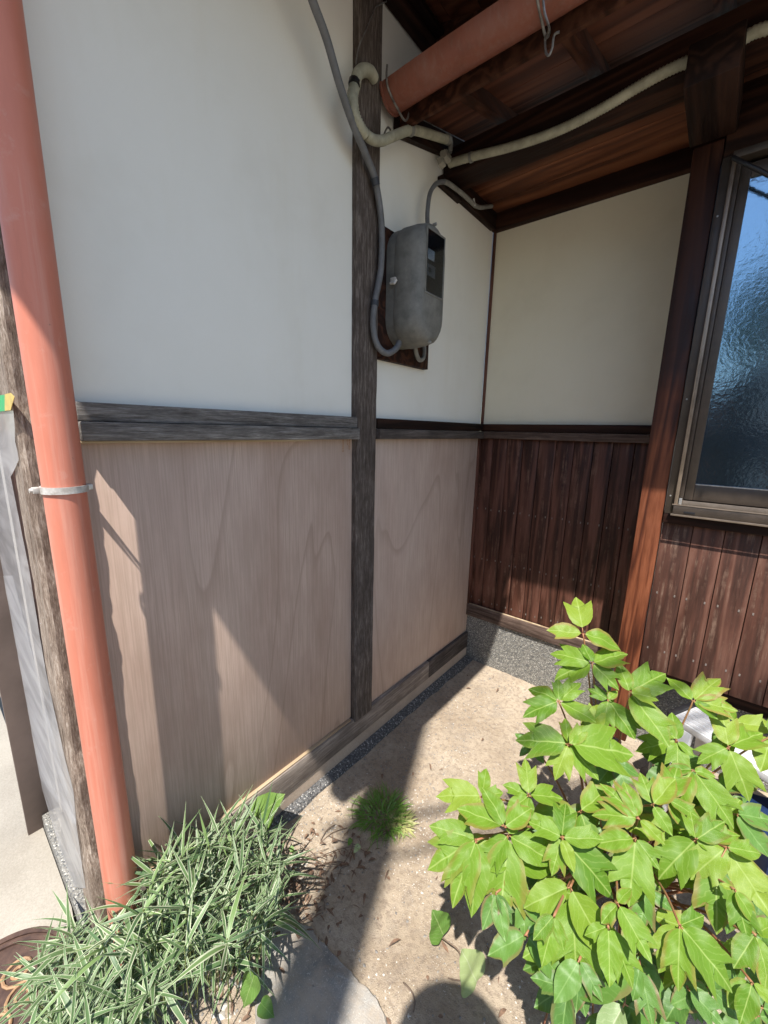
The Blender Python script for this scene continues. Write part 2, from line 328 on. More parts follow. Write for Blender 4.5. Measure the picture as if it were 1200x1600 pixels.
# ---------------------------------------------------------------- mesh helpers
class MB:
    def __init__(s): s.v = []; s.f = []; s.uv = {}; s.edge = []
    def add(s, vs, fs):
        o = len(s.v); s.v += [V(p) for p in vs]; s.f += [[i + o for i in f] for f in fs]; return o
    def box(s, x0, x1, y0, y1, z0, z1, bev=0.0, wob=0.0):
        bm = bmesh.new(); bmesh.ops.create_cube(bm, size=1)
        for p in bm.verts: p.co = V(((x0 + x1) / 2 + p.co.x * (x1 - x0), (y0 + y1) / 2 + p.co.y * (y1 - y0), (z0 + z1) / 2 + p.co.z * (z1 - z0)))
        return s._bm(bm, bev)
    def obox(s, c, ax, ay, az_, bev=0.0):
        """box centred c with half-vectors"""
        bm = bmesh.new(); bmesh.ops.create_cube(bm, size=2); c = V(c)
        for p in bm.verts: p.co = c + V(ax) * p.co.x + V(ay) * p.co.y + V(az_) * p.co.z
        bmesh.ops.recalc_face_normals(bm, faces=bm.faces)
        return s._bm(bm, bev)
    def _bm(s, bm, bev):
        if bev > 0: bmesh.ops.bevel(bm, geom=list(bm.edges), offset=bev, segments=2, affect='EDGES', profile=.5)
        bm.verts.index_update(); s.add([p.co.copy() for p in bm.verts], [[q.index for q in f.verts] for f in bm.faces]); bm.free(); return s
    def prism(s, pts, d):
        """closed polygon (3D points) swept by d"""
        n = len(pts); d = V(d); a = [V(p) for p in pts]
        s.add(a + [p + d for p in a], [list(range(n))[::-1], list(range(n, 2 * n))] + [[i, (i + 1) % n, (i + 1) % n + n, i + n] for i in range(n)]); return s
    def tube(s, pts, r, seg=10, smooth=0, corr=0.0, pitch=.006, cap=True, radii=None):
        pts = [V(p) for p in pts]
        if smooth: pts, radii = catmull(pts, smooth, radii)
        if corr:
            L = [0]
            for a, b in zip(pts, pts[1:]): L.append(L[-1] + (b - a).length)
            n = max(2, int(L[-1] / (pitch / 2))); q = []
            for i in range(n + 1):
                t = L[-1] * i / n; k = max(j for j in range(len(L) - 1) if L[j] <= t + 1e-9)
                q.append(pts[k].lerp(pts[k + 1], (t - L[k]) / max(1e-9, L[k + 1] - L[k])))
            pts = q; radii = [r + (corr if i % 2 else -corr) for i in range(len(q))]
        n = len(pts); rings = []; u = None
        for i, p in enumerate(pts):
            t = (pts[min(i + 1, n - 1)] - pts[max(i - 1, 0)]).normalized()
            if u is None: u = t.orthogonal().normalized()
            u = (u - t * u.dot(t)).normalized(); w = t.cross(u)
            rr = radii[i] if radii else r
            rings.append([p + (u * math.cos(2 * PI * k / seg) + w * math.sin(2 * PI * k / seg)) * rr for k in range(seg)])
        vs = [p for R in rings for p in R]
        fs = [[i * seg + k, i * seg + (k + 1) % seg, (i + 1) * seg + (k + 1) % seg, (i + 1) * seg + k] for i in range(n - 1) for k in range(seg)]
        if cap: fs += [list(range(seg))[::-1], [(n - 1) * seg + k for k in range(seg)]]
        s.add(vs, fs); return s
    def mesh(s, name, org=(0, 0, 0), smooth=False):
        me = bpy.data.meshes.new(name); org = V(org)
        me.from_pydata([p - org for p in s.v], [], s.f); me.update()
        if s.uv:
            ul = me.uv_layers.new(name='UVMap')
            for lp in me.loops: ul.data[lp.index].uv = s.uv.get(lp.vertex_index, (0, 0))
        if s.edge:
            at_ = me.attributes.new('edge', 'FLOAT', 'POINT'); at_.data.foreach_set('value', s.edge)
        if smooth:
            me.polygons.foreach_set('use_smooth', [True] * len(me.polygons))
            if smooth != 'all' and hasattr(me, 'set_sharp_from_angle'): me.set_sharp_from_angle(angle=math.radians(40))
        me.validate(); return me
    def obj(s, name, mat, parent=None, smooth=True, label=None, loc=(0, 0, 0)):
        org = V(loc); par = parent
        while par: org = org + par.location; par = par.parent
        o = bpy.data.objects.new(name, s.mesh(name, org, smooth)); COL.objects.link(o); o.location = V(loc)
        if mat: o.data.materials.append(M[mat] if isinstance(mat, str) else mat)
        if parent: o.parent = parent
        if label: o['label'] = label
        return o
def catmull(P, k, radii=None):
    out = []; ro = [] if radii else None; n = len(P)
    for i in range(n - 1):
        a, b, c, d = P[max(i - 1, 0)], P[i], P[i + 1], P[min(i + 2, n - 1)]
        for j in range(k):
            t = j / k
            out.append(.5 * ((2 * b) + (c - a) * t + (2 * a - 5 * b + 4 * c - d) * t * t + (3 * b - a - 3 * c + d) * t ** 3))
            if radii: ro.append(radii[i] + (radii[i + 1] - radii[i]) * t)
    out.append(P[-1].copy())
    if radii: ro.append(radii[-1])
    return out, ro
def tag(o, label=None, cat=None, group=None, kind=None):
    for k, v in (('label', label), ('category', cat), ('group', group), ('kind', kind)):
        if v: o[k] = v
    return o
def thing(name, label, cat, loc=(0, 0, 0), group=None):
    o = bpy.data.objects.new(name, None); COL.objects.link(o); o.location = loc; o.empty_display_size = .05
    return tag(o, label, cat, group)
def bx(name, mat, parent, x0, x1, y0, y1, z0, z1, bev=.0015, **kw):
    return MB().box(x0, x1, y0, y1, z0, z1, bev).obj(name, mat, parent, **kw)

# ================================================================ GROUND
def zg(x, y):
    f_ = .007 * math.exp(-max(0, -.02 - y) / .03) * (.6 + noise.noise(V((x * 12, 0, 1)))) + .007 * math.exp(-max(0, x - .055) / .02) * max(0, .2 + noise.noise(V((0, y * 10, 1))))
    d = max(0, 1 - math.hypot(x - .6, y + .8) / 2.5)
    return f_ + (noise.noise(V((x * 2.1, y * 2.1, 0))) * .012 + noise.noise(V((x * 9, y * 9, 3))) * .004 + noise.noise(V((x * 40, y * 40, 5))) * .0022) * min(1, d * 3) - .002
g = MB(); N = 150; x0, x1, y0, y1 = -.02, 2.4, -2.7, .02
vs = [(x0 + (x1 - x0) * i / N, y0 + (y1 - y0) * j / N, 0) for j in range(N + 1) for i in range(N + 1)]
vs = [(a, b, zg(a, b)) for a, b, c in vs]
g.add(vs, [[j * (N + 1) + i, j * (N + 1) + i + 1, (j + 1) * (N + 1) + i + 1, (j + 1) * (N + 1) + i] for j in range(N) for i in range(N)])
tag(g.obj('garden_soil', 'dirt', smooth='all'), kind='structure')
g = MB(); g.add([(-100, -100, -.03), (100, -100, -.03), (100, 100, -.03), (-100, 100, -.03)], [[0, 1, 2, 3]])
tag(g.obj('ground', 'paving', smooth=False), kind='structure')
# concrete paving in front of the side entrance, with the soil starting at a ragged edge
g = MB()
edge = [(-.2, -1.848), (-.09, -1.86), (-.05, -1.9), (-.06, -2.0), (-.02, -2.1), (.0, -2.7)]
g.prism([(-6, -1.848, -.03)] + [(x, y, -.03) for x, y in edge] + [(-6, -2.7, -.03)], (0, 0, .034))
g.f = [f[::-1] for f in g.f]
tag(g.obj('concrete_paving', 'paving', smooth=False), kind='structure')

# ================================================================ LEFT WALL
lw = thing('house_wall', 'tall white plaster wall with two bare plywood panels below a grey rail', 'wall', (0, -.9, 0))
YP0, YP1, YC = -.965, -.860, -1.757      # middle post, corner post
bx('plaster_panel', 'plaster', lw, -.1, -.004, YC, YP0 + .01, 1.30, 2.72, 0)
bx('plaster_panel', 'plaster', lw, -.1, -.004, YP1 - .01, .0, 1.30, 2.72, 0)
# middle post, slightly uneven faces
def rough_beam(x0, x1, y0, y1, z0, z1, amp=.0012, nz=60, seed=0, round_=.006):
    b = MB(); ring = [(x1, y0 + round_), (x1, (y0 + y1) / 2), (x1, y1 - round_), (x1 - round_, y1), (x0, y1), (x0, y0), (x1 - round_, y0)]
    k = len(ring); vs = []
    for i in range(nz + 1):
        z = z0 + (z1 - z0) * i / nz
        for j, (x, y) in enumerate(ring):
            e = noise.noise(V((x * 8 + seed, y * 30, z * 6 + j * .7))) + .6 * noise.noise(V((x * 8 + seed, y * 30, z * 23 + j * 3.1)))
            vs.append((x + amp * e, y + amp * e * (1 if y > (y0 + y1) / 2 else -1), z))
    b.add(vs, [[i * k + j, i * k + (j + 1) % k, (i + 1) * k + (j + 1) % k, (i + 1) * k + j] for i in range(nz) for j in range(k)] + [list(range(k))[::-1], [nz * k + j for j in range(k)]])
    return b
rough_beam(-.08, .022, YP0, YP1, .155, 2.72, .0012, 70, 3).obj('post', 'post_mid', lw, label='charcoal weathered post, browner near the eaves')
# rails: a thin dark strip above a thicker weathered one, each side of the post
for (a, b) in ((-1.742, YP0 - .001), (YP1 + .001, -.004)):
    dk = 'weather_dark_y' if b < -.9 else 'dark_wood_y'
    bx('rail_cap', 'weather_y' if b < -.9 else dk, lw, -.05, .026, a, b, 1.306, 1.342, .002)
    bx('rail', 'weather_y' if b < -.9 else 'weather_dark_y', lw, -.05, .038, a, b, 1.268, 1.305, .003)
bx('rail_edge_strip', 'edge_wood', lw, -.0, .02, -1.742, -1.16, 1.2625, 1.2675, .001)
bx('plywood_sheet', 'plywood', lw, -.02, .0, YC, YP0 - .001, .1695, 1.2675, .001)
for (a_, c_, z_) in ((-1.012, -1.006, 1.225), (-.982, -.974, 1.232), (-.990, -.986, 1.248)): bx('water_stain', 'stain', lw, -.0002, .0006, a_, c_, z_, 1.2672, 0)
bx('plywood_sheet', 'plywood', lw, -.02, .0, YP1 + .001, -.004, .165, 1.267, .001)
rough = MB().box(-.05, .016, -1.75, -.42, .072, .1635, .003).obj('sill_board', 'weather_sill', lw)
MB().box(-.05, .016, -.418, -.004, .072, .1635, .003).obj('sill_board', 'weather_dark_y', lw)
bx('sill_fillet', 'edge_wood', lw, -.03, .011, -1.75, -.975, .1640, .169, .0005)
b = MB(); b.prism([(-.1, -1.75, -.03), (.016, -1.75, -.03), (.012, -1.75, .071), (-.1, -1.75, .071)], (0, 1.745, 0)); b.obj('foundation', 'mortar', lw, smooth=False)
# strip of exposed aggregate along the foot of the wall, with an uneven edge
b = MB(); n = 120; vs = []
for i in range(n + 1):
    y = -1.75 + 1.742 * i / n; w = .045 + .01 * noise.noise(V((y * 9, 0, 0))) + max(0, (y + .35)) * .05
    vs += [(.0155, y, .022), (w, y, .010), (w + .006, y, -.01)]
b.add(vs, [[i * 3 + 0, i * 3 + 1, i * 3 + 4, i * 3 + 3] for i in range(n)] + [[i * 3 + 1, i * 3 + 2, i * 3 + 5, i * 3 + 4] for i in range(n)])
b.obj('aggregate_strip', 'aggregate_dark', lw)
# corner post
rough_beam(-.08, .02, -1.832, YC, .06, 2.6, .0030, 150, 9, .009).obj('corner_post', 'weather_z', lw, label='grey weathered corner post behind the pink downpipe')
bx('post_trim', 'weather_z', lw, -.034, -.018, -1.8328, -1.822, .06, 2.6, .002)

# ================================================================ BACK WALL (recess)
bw = thing('house_wall', 'recessed back wall, plaster tinted cream for bounced light, over dark brown vertical boards', 'wall', (.4, .0, 0))
XB = .80
bx('plaster_panel', 'plaster_bounce_tint', bw, .0, 1.0, .004, .1, 1.30, 2.30, 0)
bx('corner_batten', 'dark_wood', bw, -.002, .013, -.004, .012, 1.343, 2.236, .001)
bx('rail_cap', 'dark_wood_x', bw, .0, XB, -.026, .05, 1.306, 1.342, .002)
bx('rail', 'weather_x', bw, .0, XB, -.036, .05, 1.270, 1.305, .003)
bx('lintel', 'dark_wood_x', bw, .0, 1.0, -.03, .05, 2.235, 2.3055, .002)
nb = 10; wid = (XB - .004) / nb
xs = .002
nailm = MB()
for i in range(nb):
    w = wid * random.uniform(.96, 1.03) if i < nb - 1 else XB - xs
    dy = random.uniform(0, .0035)
    bx('board', 'dark_wood', bw, xs + .0012, xs + w - .0012, -.006 - dy, .012, .343, 1.2695, .0018)
    for zz in (.38, .62, .9):
        for k in (.2, .8):
            c = V((xs + w * k, -.0065 - dy, zz + random.uniform(-.006, .006)))
            nailm.box(c.x - .0022, c.x + .0022, c.y - .0012, c.y, c.z - .0045, c.z + .0045)
    xs += w
tag(nailm.obj('nails', 'spot_nail', bw), kind='stuff')
bx('backing', 'dark_wood', bw, .001, XB, .0125, .05, .30, 1.2695, 0)
bx('corner_trim', 'dark_wood', bw, .0, .011, -.024, -.007, .343, 1.268, .001)
bx('base_rail', 'weather_x', bw, -.004, XB, -.026, .05, .272, .341, .003)
bx('base_rail_top', 'edge_wood', bw, .013, XB, -.022, -.012, .3415, .3445, .0005)
b = MB(); b.prism([(-.004, -.020, -.03), (XB + .1, -.020, -.03), (XB + .1, -.012, .271), (-.004, -.012, .271)], (0, .07, 0)); b.obj('foundation', 'aggregate', bw, smooth=False)

# ================================================================ BAY WALL (stands 28 cm forward)
YB = -.284
bay = thing('house_wall', 'projecting wall of reddish brown boards under the window', 'wall', (1.2, YB, 0))
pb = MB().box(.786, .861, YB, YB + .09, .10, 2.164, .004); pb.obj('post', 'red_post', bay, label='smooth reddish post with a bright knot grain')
bx('side_panel', 'dark_wood', bay, .792, .81, YB + .0905, -.037, .30, 2.164, 0)
xs = .863; yb = YB + .012
nailm = MB()
for i in range(14):
    w = .0875 * random.uniform(.95, 1.05); dy = random.uniform(0, .004)
    bx('board', 'bay_board', bay, xs + .001, xs + w - .001, yb - dy, yb + .02, .435, 1.0, .0018)
    for zz in (.52, .74):
        for k in (.2, .8):
            nailm.box(xs + w * k - .0022, xs + w * k + .0022, yb - dy - .0012, yb - dy, zz - .004, zz + .004)
    xs += w
tag(nailm.obj('nails', 'spot_nail', bay), kind='stuff')
bx('backing', 'dark_wood', bay, .863, 2.3, yb + .021, yb + .04, .44, 1.03, 0)
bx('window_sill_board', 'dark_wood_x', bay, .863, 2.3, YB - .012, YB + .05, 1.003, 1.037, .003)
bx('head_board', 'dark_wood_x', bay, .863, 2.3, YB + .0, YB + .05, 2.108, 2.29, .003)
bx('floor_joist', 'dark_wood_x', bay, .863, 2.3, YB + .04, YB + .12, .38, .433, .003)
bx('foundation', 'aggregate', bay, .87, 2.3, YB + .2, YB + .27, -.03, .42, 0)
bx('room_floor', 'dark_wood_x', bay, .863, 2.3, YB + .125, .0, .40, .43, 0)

# ================================================================ WINDOW
wn = thing('window', 'bronze aluminium window with rippled frosted glass reflecting the sky', 'window', (1.5, YB, 1.04))
ZS, ZH, XW0, XW1 = 1.038, 2.104, .864, 2.24
fr = MB().box(XW0, XW0 + .024, YB - .012, YB - .002, ZS, ZH, .0012); fr.obj('flange', 'bronze', wn)
fr = MB().box(XW0 + .024, XW0 + .034, YB - .034, YB + .04, ZS + .03, ZH - .02, .0012); fr.obj('jamb_fin', 'bronze_light', wn)
MB().box(XW0 + .0345, XW0 + .046, YB - .012, YB + .04, ZS + .03, ZH - .02, .001).obj('jamb', 'bronze', wn)
MB().box(XW1 - .03, XW1, YB - .012, YB + .04, ZS, ZH, .0012).obj('jamb', 'bronze', wn)
MB().box(XW0 + .0245, XW1 - .0305, YB - .034, YB + .04, ZH - .0195, ZH, .0012).obj('head_track', 'bronze', wn)
b = MB().box(XW0 + .0245, XW1 - .0305, YB - .040, YB - .0345, ZS + .006, ZS + .034, .0008); b.box(XW0 + .0245, XW1 - .0305, YB - .0345, YB + .04, ZS, ZS + .012, .0008)
b.obj('sill_track', 'bronze', wn)
MB().box(XW0 + .02, XW1 - .03, YB - .0412, YB - .030, ZS + .0345, ZS + .0375, .0006).obj('sill_edge', 'bronze_light', wn)
MB().box(XW0 + .02, XW1 - .03, YB - .0435, YB - .0405, ZS - .001, ZS + .0055, .0006).obj('drip_edge', 'bronze_light', wn)
MB().box(XW0 + .035, XW1 - .03, YB - .014, YB - .010, ZS + .0125, ZS + .050, .0006).obj('sill_track', 'bronze_light', wn)
MB().box(XW0 + .055, XW0 + .085, YB - .0422, YB - .0402, ZS + .010, ZS + .017, .0004).obj('drain_slot', 'black', wn)
MB().box(XW0 + .036, XW0 + .044, YB - .028, YB - .018, ZS + .0345, ZS + .058, .001).obj('roller_stop', 'galv', wn)
# sash
SX0, SX1, SZ0, SZ1 = XW0 + .047, 1.56, ZS + .052, ZH - .03
sash = MB().box(SX0, SX0 + .024, YB - .004, YB + .022, SZ0, SZ1, .0012).obj('sash_stile', 'bronze', wn)
MB().box(SX1 - .024, SX1, YB - .004, YB + .022, SZ0, SZ1, .0012).obj('sash_stile', 'bronze', wn)
MB().box(SX0 + .0245, SX1 - .0245, YB - .004, YB + .022, SZ0, SZ0 + .052, .0012).obj('sash_rail', 'bronze', wn)
MB().box(SX0 + .0245, SX1 - .0245, YB - .0048, YB + .002, SZ0 + .0525, SZ0 + .0555, .0005).obj('glazing_bead', 'clamp', wn)
MB().box(SX0 + .0245, SX1 - .0245, YB - .004, YB + .022, SZ1 - .035, SZ1, .0012).obj('sash_rail', 'bronze', wn)
MB().box(SX0 + .024, SX1 - .024, YB + .006, YB + .010, SZ0 + .05, SZ1 - .034).obj('pane', 'glass', wn)
MB().box(SX1 + .001, SX1 + .03, YB + .024, YB + .039, SZ0, SZ1, .001).obj('sash_stile', 'bronze', wn)
MB().box(SX1 + .031, XW1 - .031, YB + .030, YB + .034, SZ0, SZ1).obj('pane', 'glass', wn)
for z in (1.10, 1.42, 1.95): MB().tube([(XW0 + .010, YB - .0118, z), (XW0 + .010, YB - .0145, z)], .0026, 8).obj('screw', 'galv', wn)
bx('dark_room', 'black', bay, .88, 2.24, YB + .045, YB + .05, 1.04, 2.10, 0)

# ================================================================ LOW EAVE over the recess
ev = thing('eave_roof', 'low eave of reddish brown boards and rafters above the recess', 'eave', (1.0, -.5, 2.3))
SL = .26
def ez(y, z0=2.288): return z0 + (y + .76) * SL
for x in (.208, .508, .808, 1.108, 1.408, 1.708):
    b = MB(); b.prism([(x, -.76, ez(-.76)), (x, -.76, ez(-.76) + .042), (x, .05, ez(.05) + .042), (x, .05, ez(.05))], (.036, 0, 0)); b.obj('rafter', 'rafter', ev, smooth=False)
y = -.775
for wdt in (.125, .12, .13, .125, .13, .13):
    b = MB(); z = ez(y) + .0425; z2 = ez(y + wdt - .002) + .0425
    b.prism([(.024, y, z), (.024, y, z + .012), (.024, y + wdt - .002, z2 + .012), (.024, y + wdt - .002, z2)], (2.3, 0, 0)); b.obj('roof_board', 'roof_board', ev, smooth=False); y += wdt
b = MB(); b.prism([(.024, -.79, ez(-.79) + .056), (.024, -.79, ez(-.79) + .085), (.024, .08, ez(.08) + .085), (.024, .08, ez(.08) + .056)], (2.3, 0, 0)); b.obj('roof_covering', 'tile', ev, smooth=False)
bx('fascia', 'rafter', ev, .024, 2.3, -.775, -.762, 2.262, 2.328, .001)
b = MB(); b.prism([(.0, -.775, ez(-.775) - .03), (.0, -.775, ez(-.775) + .04), (.0, -.34, ez(-.34) + .04), (.0, -.34, ez(-.34) - .03)], (.022, 0, 0)); b.obj('verge_board', 'dark_wood_y', ev, smooth=False)
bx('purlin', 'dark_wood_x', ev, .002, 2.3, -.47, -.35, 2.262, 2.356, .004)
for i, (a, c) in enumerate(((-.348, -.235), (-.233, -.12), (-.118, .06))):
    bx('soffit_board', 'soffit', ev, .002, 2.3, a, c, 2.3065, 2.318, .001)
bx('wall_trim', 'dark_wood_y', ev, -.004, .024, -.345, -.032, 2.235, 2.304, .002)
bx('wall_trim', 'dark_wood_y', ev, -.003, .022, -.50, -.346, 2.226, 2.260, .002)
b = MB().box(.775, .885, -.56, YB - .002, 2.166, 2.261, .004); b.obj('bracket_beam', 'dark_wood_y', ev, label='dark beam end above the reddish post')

# ================================================================ HIGH EAVE above the left wall (casts the wall's shade)
hv = thing('eave_roof', 'dark high eave along the top of the tall white wall', 'eave', (.3, -1.3, 2.6))
def hz(x): return 2.600 - .27 * x
for y in [-2.32 + .34 * k for k in range(6)]:
    b = MB(); b.prism([(-.1, y, hz(-.1)), (.56, y, hz(.56)), (.56, y, hz(.56) + .045), (-.1, y, hz(-.1) + .045)], (0, .04, 0)); b.obj('rafter', 'rafter', hv, smooth=False)
for k in range(5):
    xa = -.0035 + .11 * k; xb = xa + .108
    b = MB(); b.prism([(xa, -2.335, hz(xa) + .0455), (xb, -2.335, hz(xb) + .0455), (xb, -2.335, hz(xb) + .058), (xa, -2.335, hz(xa) + .058)], (0, 2.015, 0)); b.obj('roof_board', 'roof_board', hv, smooth=False)
b = MB(); b.prism([(-.1, -2.335, hz(-.1) + .06), (.61, -2.335, hz(.61) + .06), (.61, -2.335, hz(.61) + .12), (-.1, -2.335, hz(-.1) + .14)], (0, 2.015, 0)); b.obj('roof_covering', 'tile', hv, smooth=False)
bx('fascia', 'rafter', hv, .561, .61, -2.335, -.32, 2.435, 2.515, .002)
bx('wall_plate', 'dark_wood_y', hv, .0, .05, YP1 + .0, -.32, 2.572, 2.6, .003)
bx('wall_batten', 'dark_wood_y', hv, .051, .08, -.9, -.32, 2.590, 2.605, .002)

# ================================================================ GUTTER
gt = thing('rain_gutter', 'pink half-round gutter along the low eave, ending against the wall post', 'gutter', (.03, -.825, 2.335))
def gutter(x0, x1, yc, zc, r, axis='x'):
    b = MB(); n = 18; prof = []
    for i in range(n + 1):
        a = PI + PI * i / n; prof.append((math.cos(a) * r, math.sin(a) * r))
    for i in range(n + 1):
        a = 2 * PI - PI * i / n; prof.append((math.cos(a) * (r - .003), math.sin(a) * (r - .003)))
    k = len(prof); ms = 24; vs = []
    for j in range(ms + 1):
        x = x0 + (x1 - x0) * j / ms
        for (p, q) in prof: vs.append((x, yc + p, zc + q + .002 * math.sin(x * 9)) if axis == 'x' else (yc + p, x, zc + q))
    b.add(vs, [[j * k + i, j * k + (i + 1) % k, (j + 1) * k + (i + 1) % k, (j + 1) * k + i] for j in range(ms) for i in range(k)] + [list(range(k))[::-1], [ms * k + i for i in range(k)]])
    return b
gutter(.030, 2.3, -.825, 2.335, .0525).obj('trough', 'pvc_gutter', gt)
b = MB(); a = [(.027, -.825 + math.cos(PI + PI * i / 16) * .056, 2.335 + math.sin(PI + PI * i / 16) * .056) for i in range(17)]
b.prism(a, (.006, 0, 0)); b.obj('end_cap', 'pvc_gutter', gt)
for x in (.06, .50, 1.2):
    P = [(x, -.775, 2.33), (x, -.772, 2.30), (x, -.79, 2.268), (x, -.825, 2.276), (x, -.882, 2.31), (x, -.885, 2.36)]
    MB().tube(P, .0032, 6, 6).obj('bracket', 'wire', gt)
def hook(pts, name='hook'): MB().tube(pts, .0028, 6, 6).obj(name, 'wire', gt)
h = lambda x, y: at(x, y, 1, -.80)
hook([at(848, -8, 1, -.885), at(851, 20, 1, -.884), at(858, 45, 1, -.86), h(852, 60), h(853, 82), h(858, 86), h(863, 74), h(866, 55), h(874, 50)])
h = lambda x, y: at(x, y, 1, -.84)
hook([h(588, 183), h(588, 205), h(592, 218), h(598, 221), h(601, 208), h(606, 199), h(610, 203)])
# the high eave's own gutter
g2 = thing('rain_gutter', 'pink half-round gutter of the high eave, out of the picture above', 'gutter', (.6, -1.3, 2.45))
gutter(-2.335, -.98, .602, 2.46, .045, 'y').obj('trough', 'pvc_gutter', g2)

# ================================================================ DOWNPIPE
PX, PY, PR = .090, -1.790, .0315
pp = thing('downpipe', 'pink plastic downpipe running down the left corner post', 'downpipe', (PX, PY, .1))
MB().tube([(PX, PY, .06), (PX, PY, .8), (PX, PY, 1.6), (PX, PY, 2.2)], PR, 40).obj('pipe', 'pvc', pp)
MB().tube([(PX, PY, 2.18), (PX, PY, 2.24), (PX + .05, PY, 2.30), (.35, PY, 2.36), (.55, PY, 2.40), (.60, PY, 2.42)], PR + .003, 24, 6).obj('elbow', 'pvc', pp)
cz = 1.186
br = thing('pipe_clamp', 'small white metal band holding the pink downpipe', 'clamp', (PX, PY, cz))
b = MB(); k = 40; vs = []
for i in range(k + 1):
    a = math.radians(-170 + 340 * i / k) + math.atan2(-.2, .98)
    for (r, z) in ((PR + .0008, -.006), (PR + .0032, -.006), (PR + .0032, .006), (PR + .0008, .006)): vs.append((PX + math.cos(a) * r, PY + math.sin(a) * r, cz + z))
b.add(vs, [[i * 4 + j, i * 4 + (j + 1) % 4, i * 4 + 4 + (j + 1) % 4, i * 4 + 4 + j] for i in range(k) for j in range(4)]); b.obj('band', 'clamp', br)
MB().box(PX - .016, PX + .002, PY - PR - .012, PY - PR - .002, cz - .005, cz + .005, .001).tube([(PX - .006, PY - PR - .016, cz), (PX - .006, PY - PR + .0, cz)], .004, 8).obj('lug', 'clamp', br)
MB().box(PX - .012, PX + .004, PY + PR + .002, PY + PR + .010, cz - .005, cz + .005, .001).obj('lug', 'clamp', br)
MB().box(-.0, PX - .02, PY + PR + .003, PY + PR + .006, cz - .003, cz + .003).box(.001, .004, PY + PR + .001, PY + PR + .008, cz - .03, cz + .01).obj('wall_strap', 'black', br)

# ================================================================ METER BOX
mt = thing('electric_meter', 'grey weathered meter box with a dark glass window on a wooden board', 'meter box', (.05, -.74, 1.78))
bx('backing_board', 'dark_wood_x', mt, .0, .024, -.865, -.552, 1.545, 1.962, .002)
CY, CZ, HW, HH = -.742, 1.783, .088, .193
def stadium(x, hw, hh, n=12, top=.085, bot=.085):
    pts = []
    for i in range(n + 1):
        a = PI * i / n; pts.append((x, CY + math.cos(a) * hw, CZ + hh - top + math.sin(a) * top))
    for i in range(n + 1):
        a = PI + PI * i / n; pts.append((x, CY + math.cos(a) * hw, CZ - hh + bot + math.sin(a) * bot))
    return pts
def loft(rings, cap0=True, cap1=True):
    b = MB(); k = len(rings[0]); vs = [p for r in rings for p in r]
    fs = [[i * k + j, i * k + (j + 1) % k, (i + 1) * k + (j + 1) % k, (i + 1) * k + j] for i in range(len(rings) - 1) for j in range(k)]
    if cap0: fs.append(list(range(k))[::-1])
    if cap1: fs.append([(len(rings) - 1) * k + j for j in range(k)])
    b.add(vs, fs); return b
loft([stadium(.025, HW - .002, HH - .002), stadium(.060, HW - .002, HH - .002)]).obj('base', 'meter', mt)
def cover_ring(x, s):   # lower edge slopes back
    return stadium(x, HW - s, HH - s, top=.085 - s * .5, bot=.085 - s * .3)
cv = loft([cover_ring(.0606, .002), cover_ring(.064, 0), cover_ring(.120, .003), cover_ring(.146, .008), cover_ring(.158, .018), cover_ring(.163, .03)])
cv.obj('cover', 'meter', mt)
wy0, wy1, wz0, wz1 = -.796, -.689, 1.752, 1.936
wy0, wy1 = CY - .048, CY + .05
wf = MB()
for (a, b_, c, d) in ((wy0 - .006, wy1 + .006, wz1, wz1 + .006), (wy0 - .006, wy1 + .006, wz0 - .006, wz0), (wy0 - .006, wy0, wz0, wz1), (wy1, wy1 + .006, wz0, wz1)): wf.box(.160, .1655, a, b_, c, d, .001)
wf.obj('window_frame', 'meter', mt)
MB().box(.1632, .1638, wy0, wy1, wz0, wz1).obj('window_back', 'black', mt)
wd = MB().box(.1652, .1656, wy0 + .001, wy1 - .001, wz0 + .001, wz1 - .001).obj('window_pane', 'clear', mt)
d = MB().box(.1638, .1644, wy0 + .004, wy0 + .042, 1.850, 1.880); d.obj('label_plate', 'paper', mt)
d = MB().box(.1638, .1644, wy0 + .004, wy0 + .05, 1.800, 1.836); d.obj('counter_plate', 'conduit_grey', mt)
d = MB().box(.1645, .1648, wy0 + .010, wy0 + .026, 1.812, 1.826); d.obj('counter', 'black', mt)
d = MB().box(.052, .072, CY - HW - .010, CY - HW + .001, 1.785, 1.800, .002).tube([(.055, CY - HW - .012, 1.782), (.072, CY - HW - .012, 1.779), (.076, CY - HW - .006, 1.79)], .0045, 8); d.obj('latch', 'clamp', mt)

for (y_, z_) in ((-.742, 1.965), (-.742, 1.603)): MB().tube([(.150, y_, z_), (.1625 if z_ > 1.7 else .160, y_, z_)], .005, 6).obj('screw', 'galv', mt)
# ================================================================ CABLES AND CONDUITS
def T(name, mat, label, cat, pts, r, seg=10, **kw):
    o = MB().tube(pts, r, seg, 8, **kw).obj(name, mat, smooth='all'); return tag(o, label, cat)
A7 = lambda x, y, v=.07: at(x, y, 0, v)
T('service_cable', 'cable', 'thick grey cable sweeping down from the roof past the middle post to the meter', 'cable',
  [A7(470, -60, .09), A7(488, 0, .085), A7(510, 60, .08), A7(530, 130, .075), A7(550, 190, .065), A7(575, 250, .05), A7(587, 285, .045), A7(596, 350, .04), A7(595, 420, .04), A7(586, 470, .04), A7(583, 510, .04), A7(590, 540, .045), A7(605, 552, .055), A7(620, 543, .06), A7(626, 528, .06)], .0105, 12)
for (x, y, v, x2, y2) in ((585, 278, .047, 588, 290), (586, 470, .04, 585.3, 478)):
    o = MB().tube([A7(x, y, v), A7(x2, y2, v)], .0125, 12).obj('cable_tie', 'cable_tie'); tag(o, 'dark band round the grey cable ' + ('near the eave' if y < 300 else 'beside the meter box'), 'cable tie')
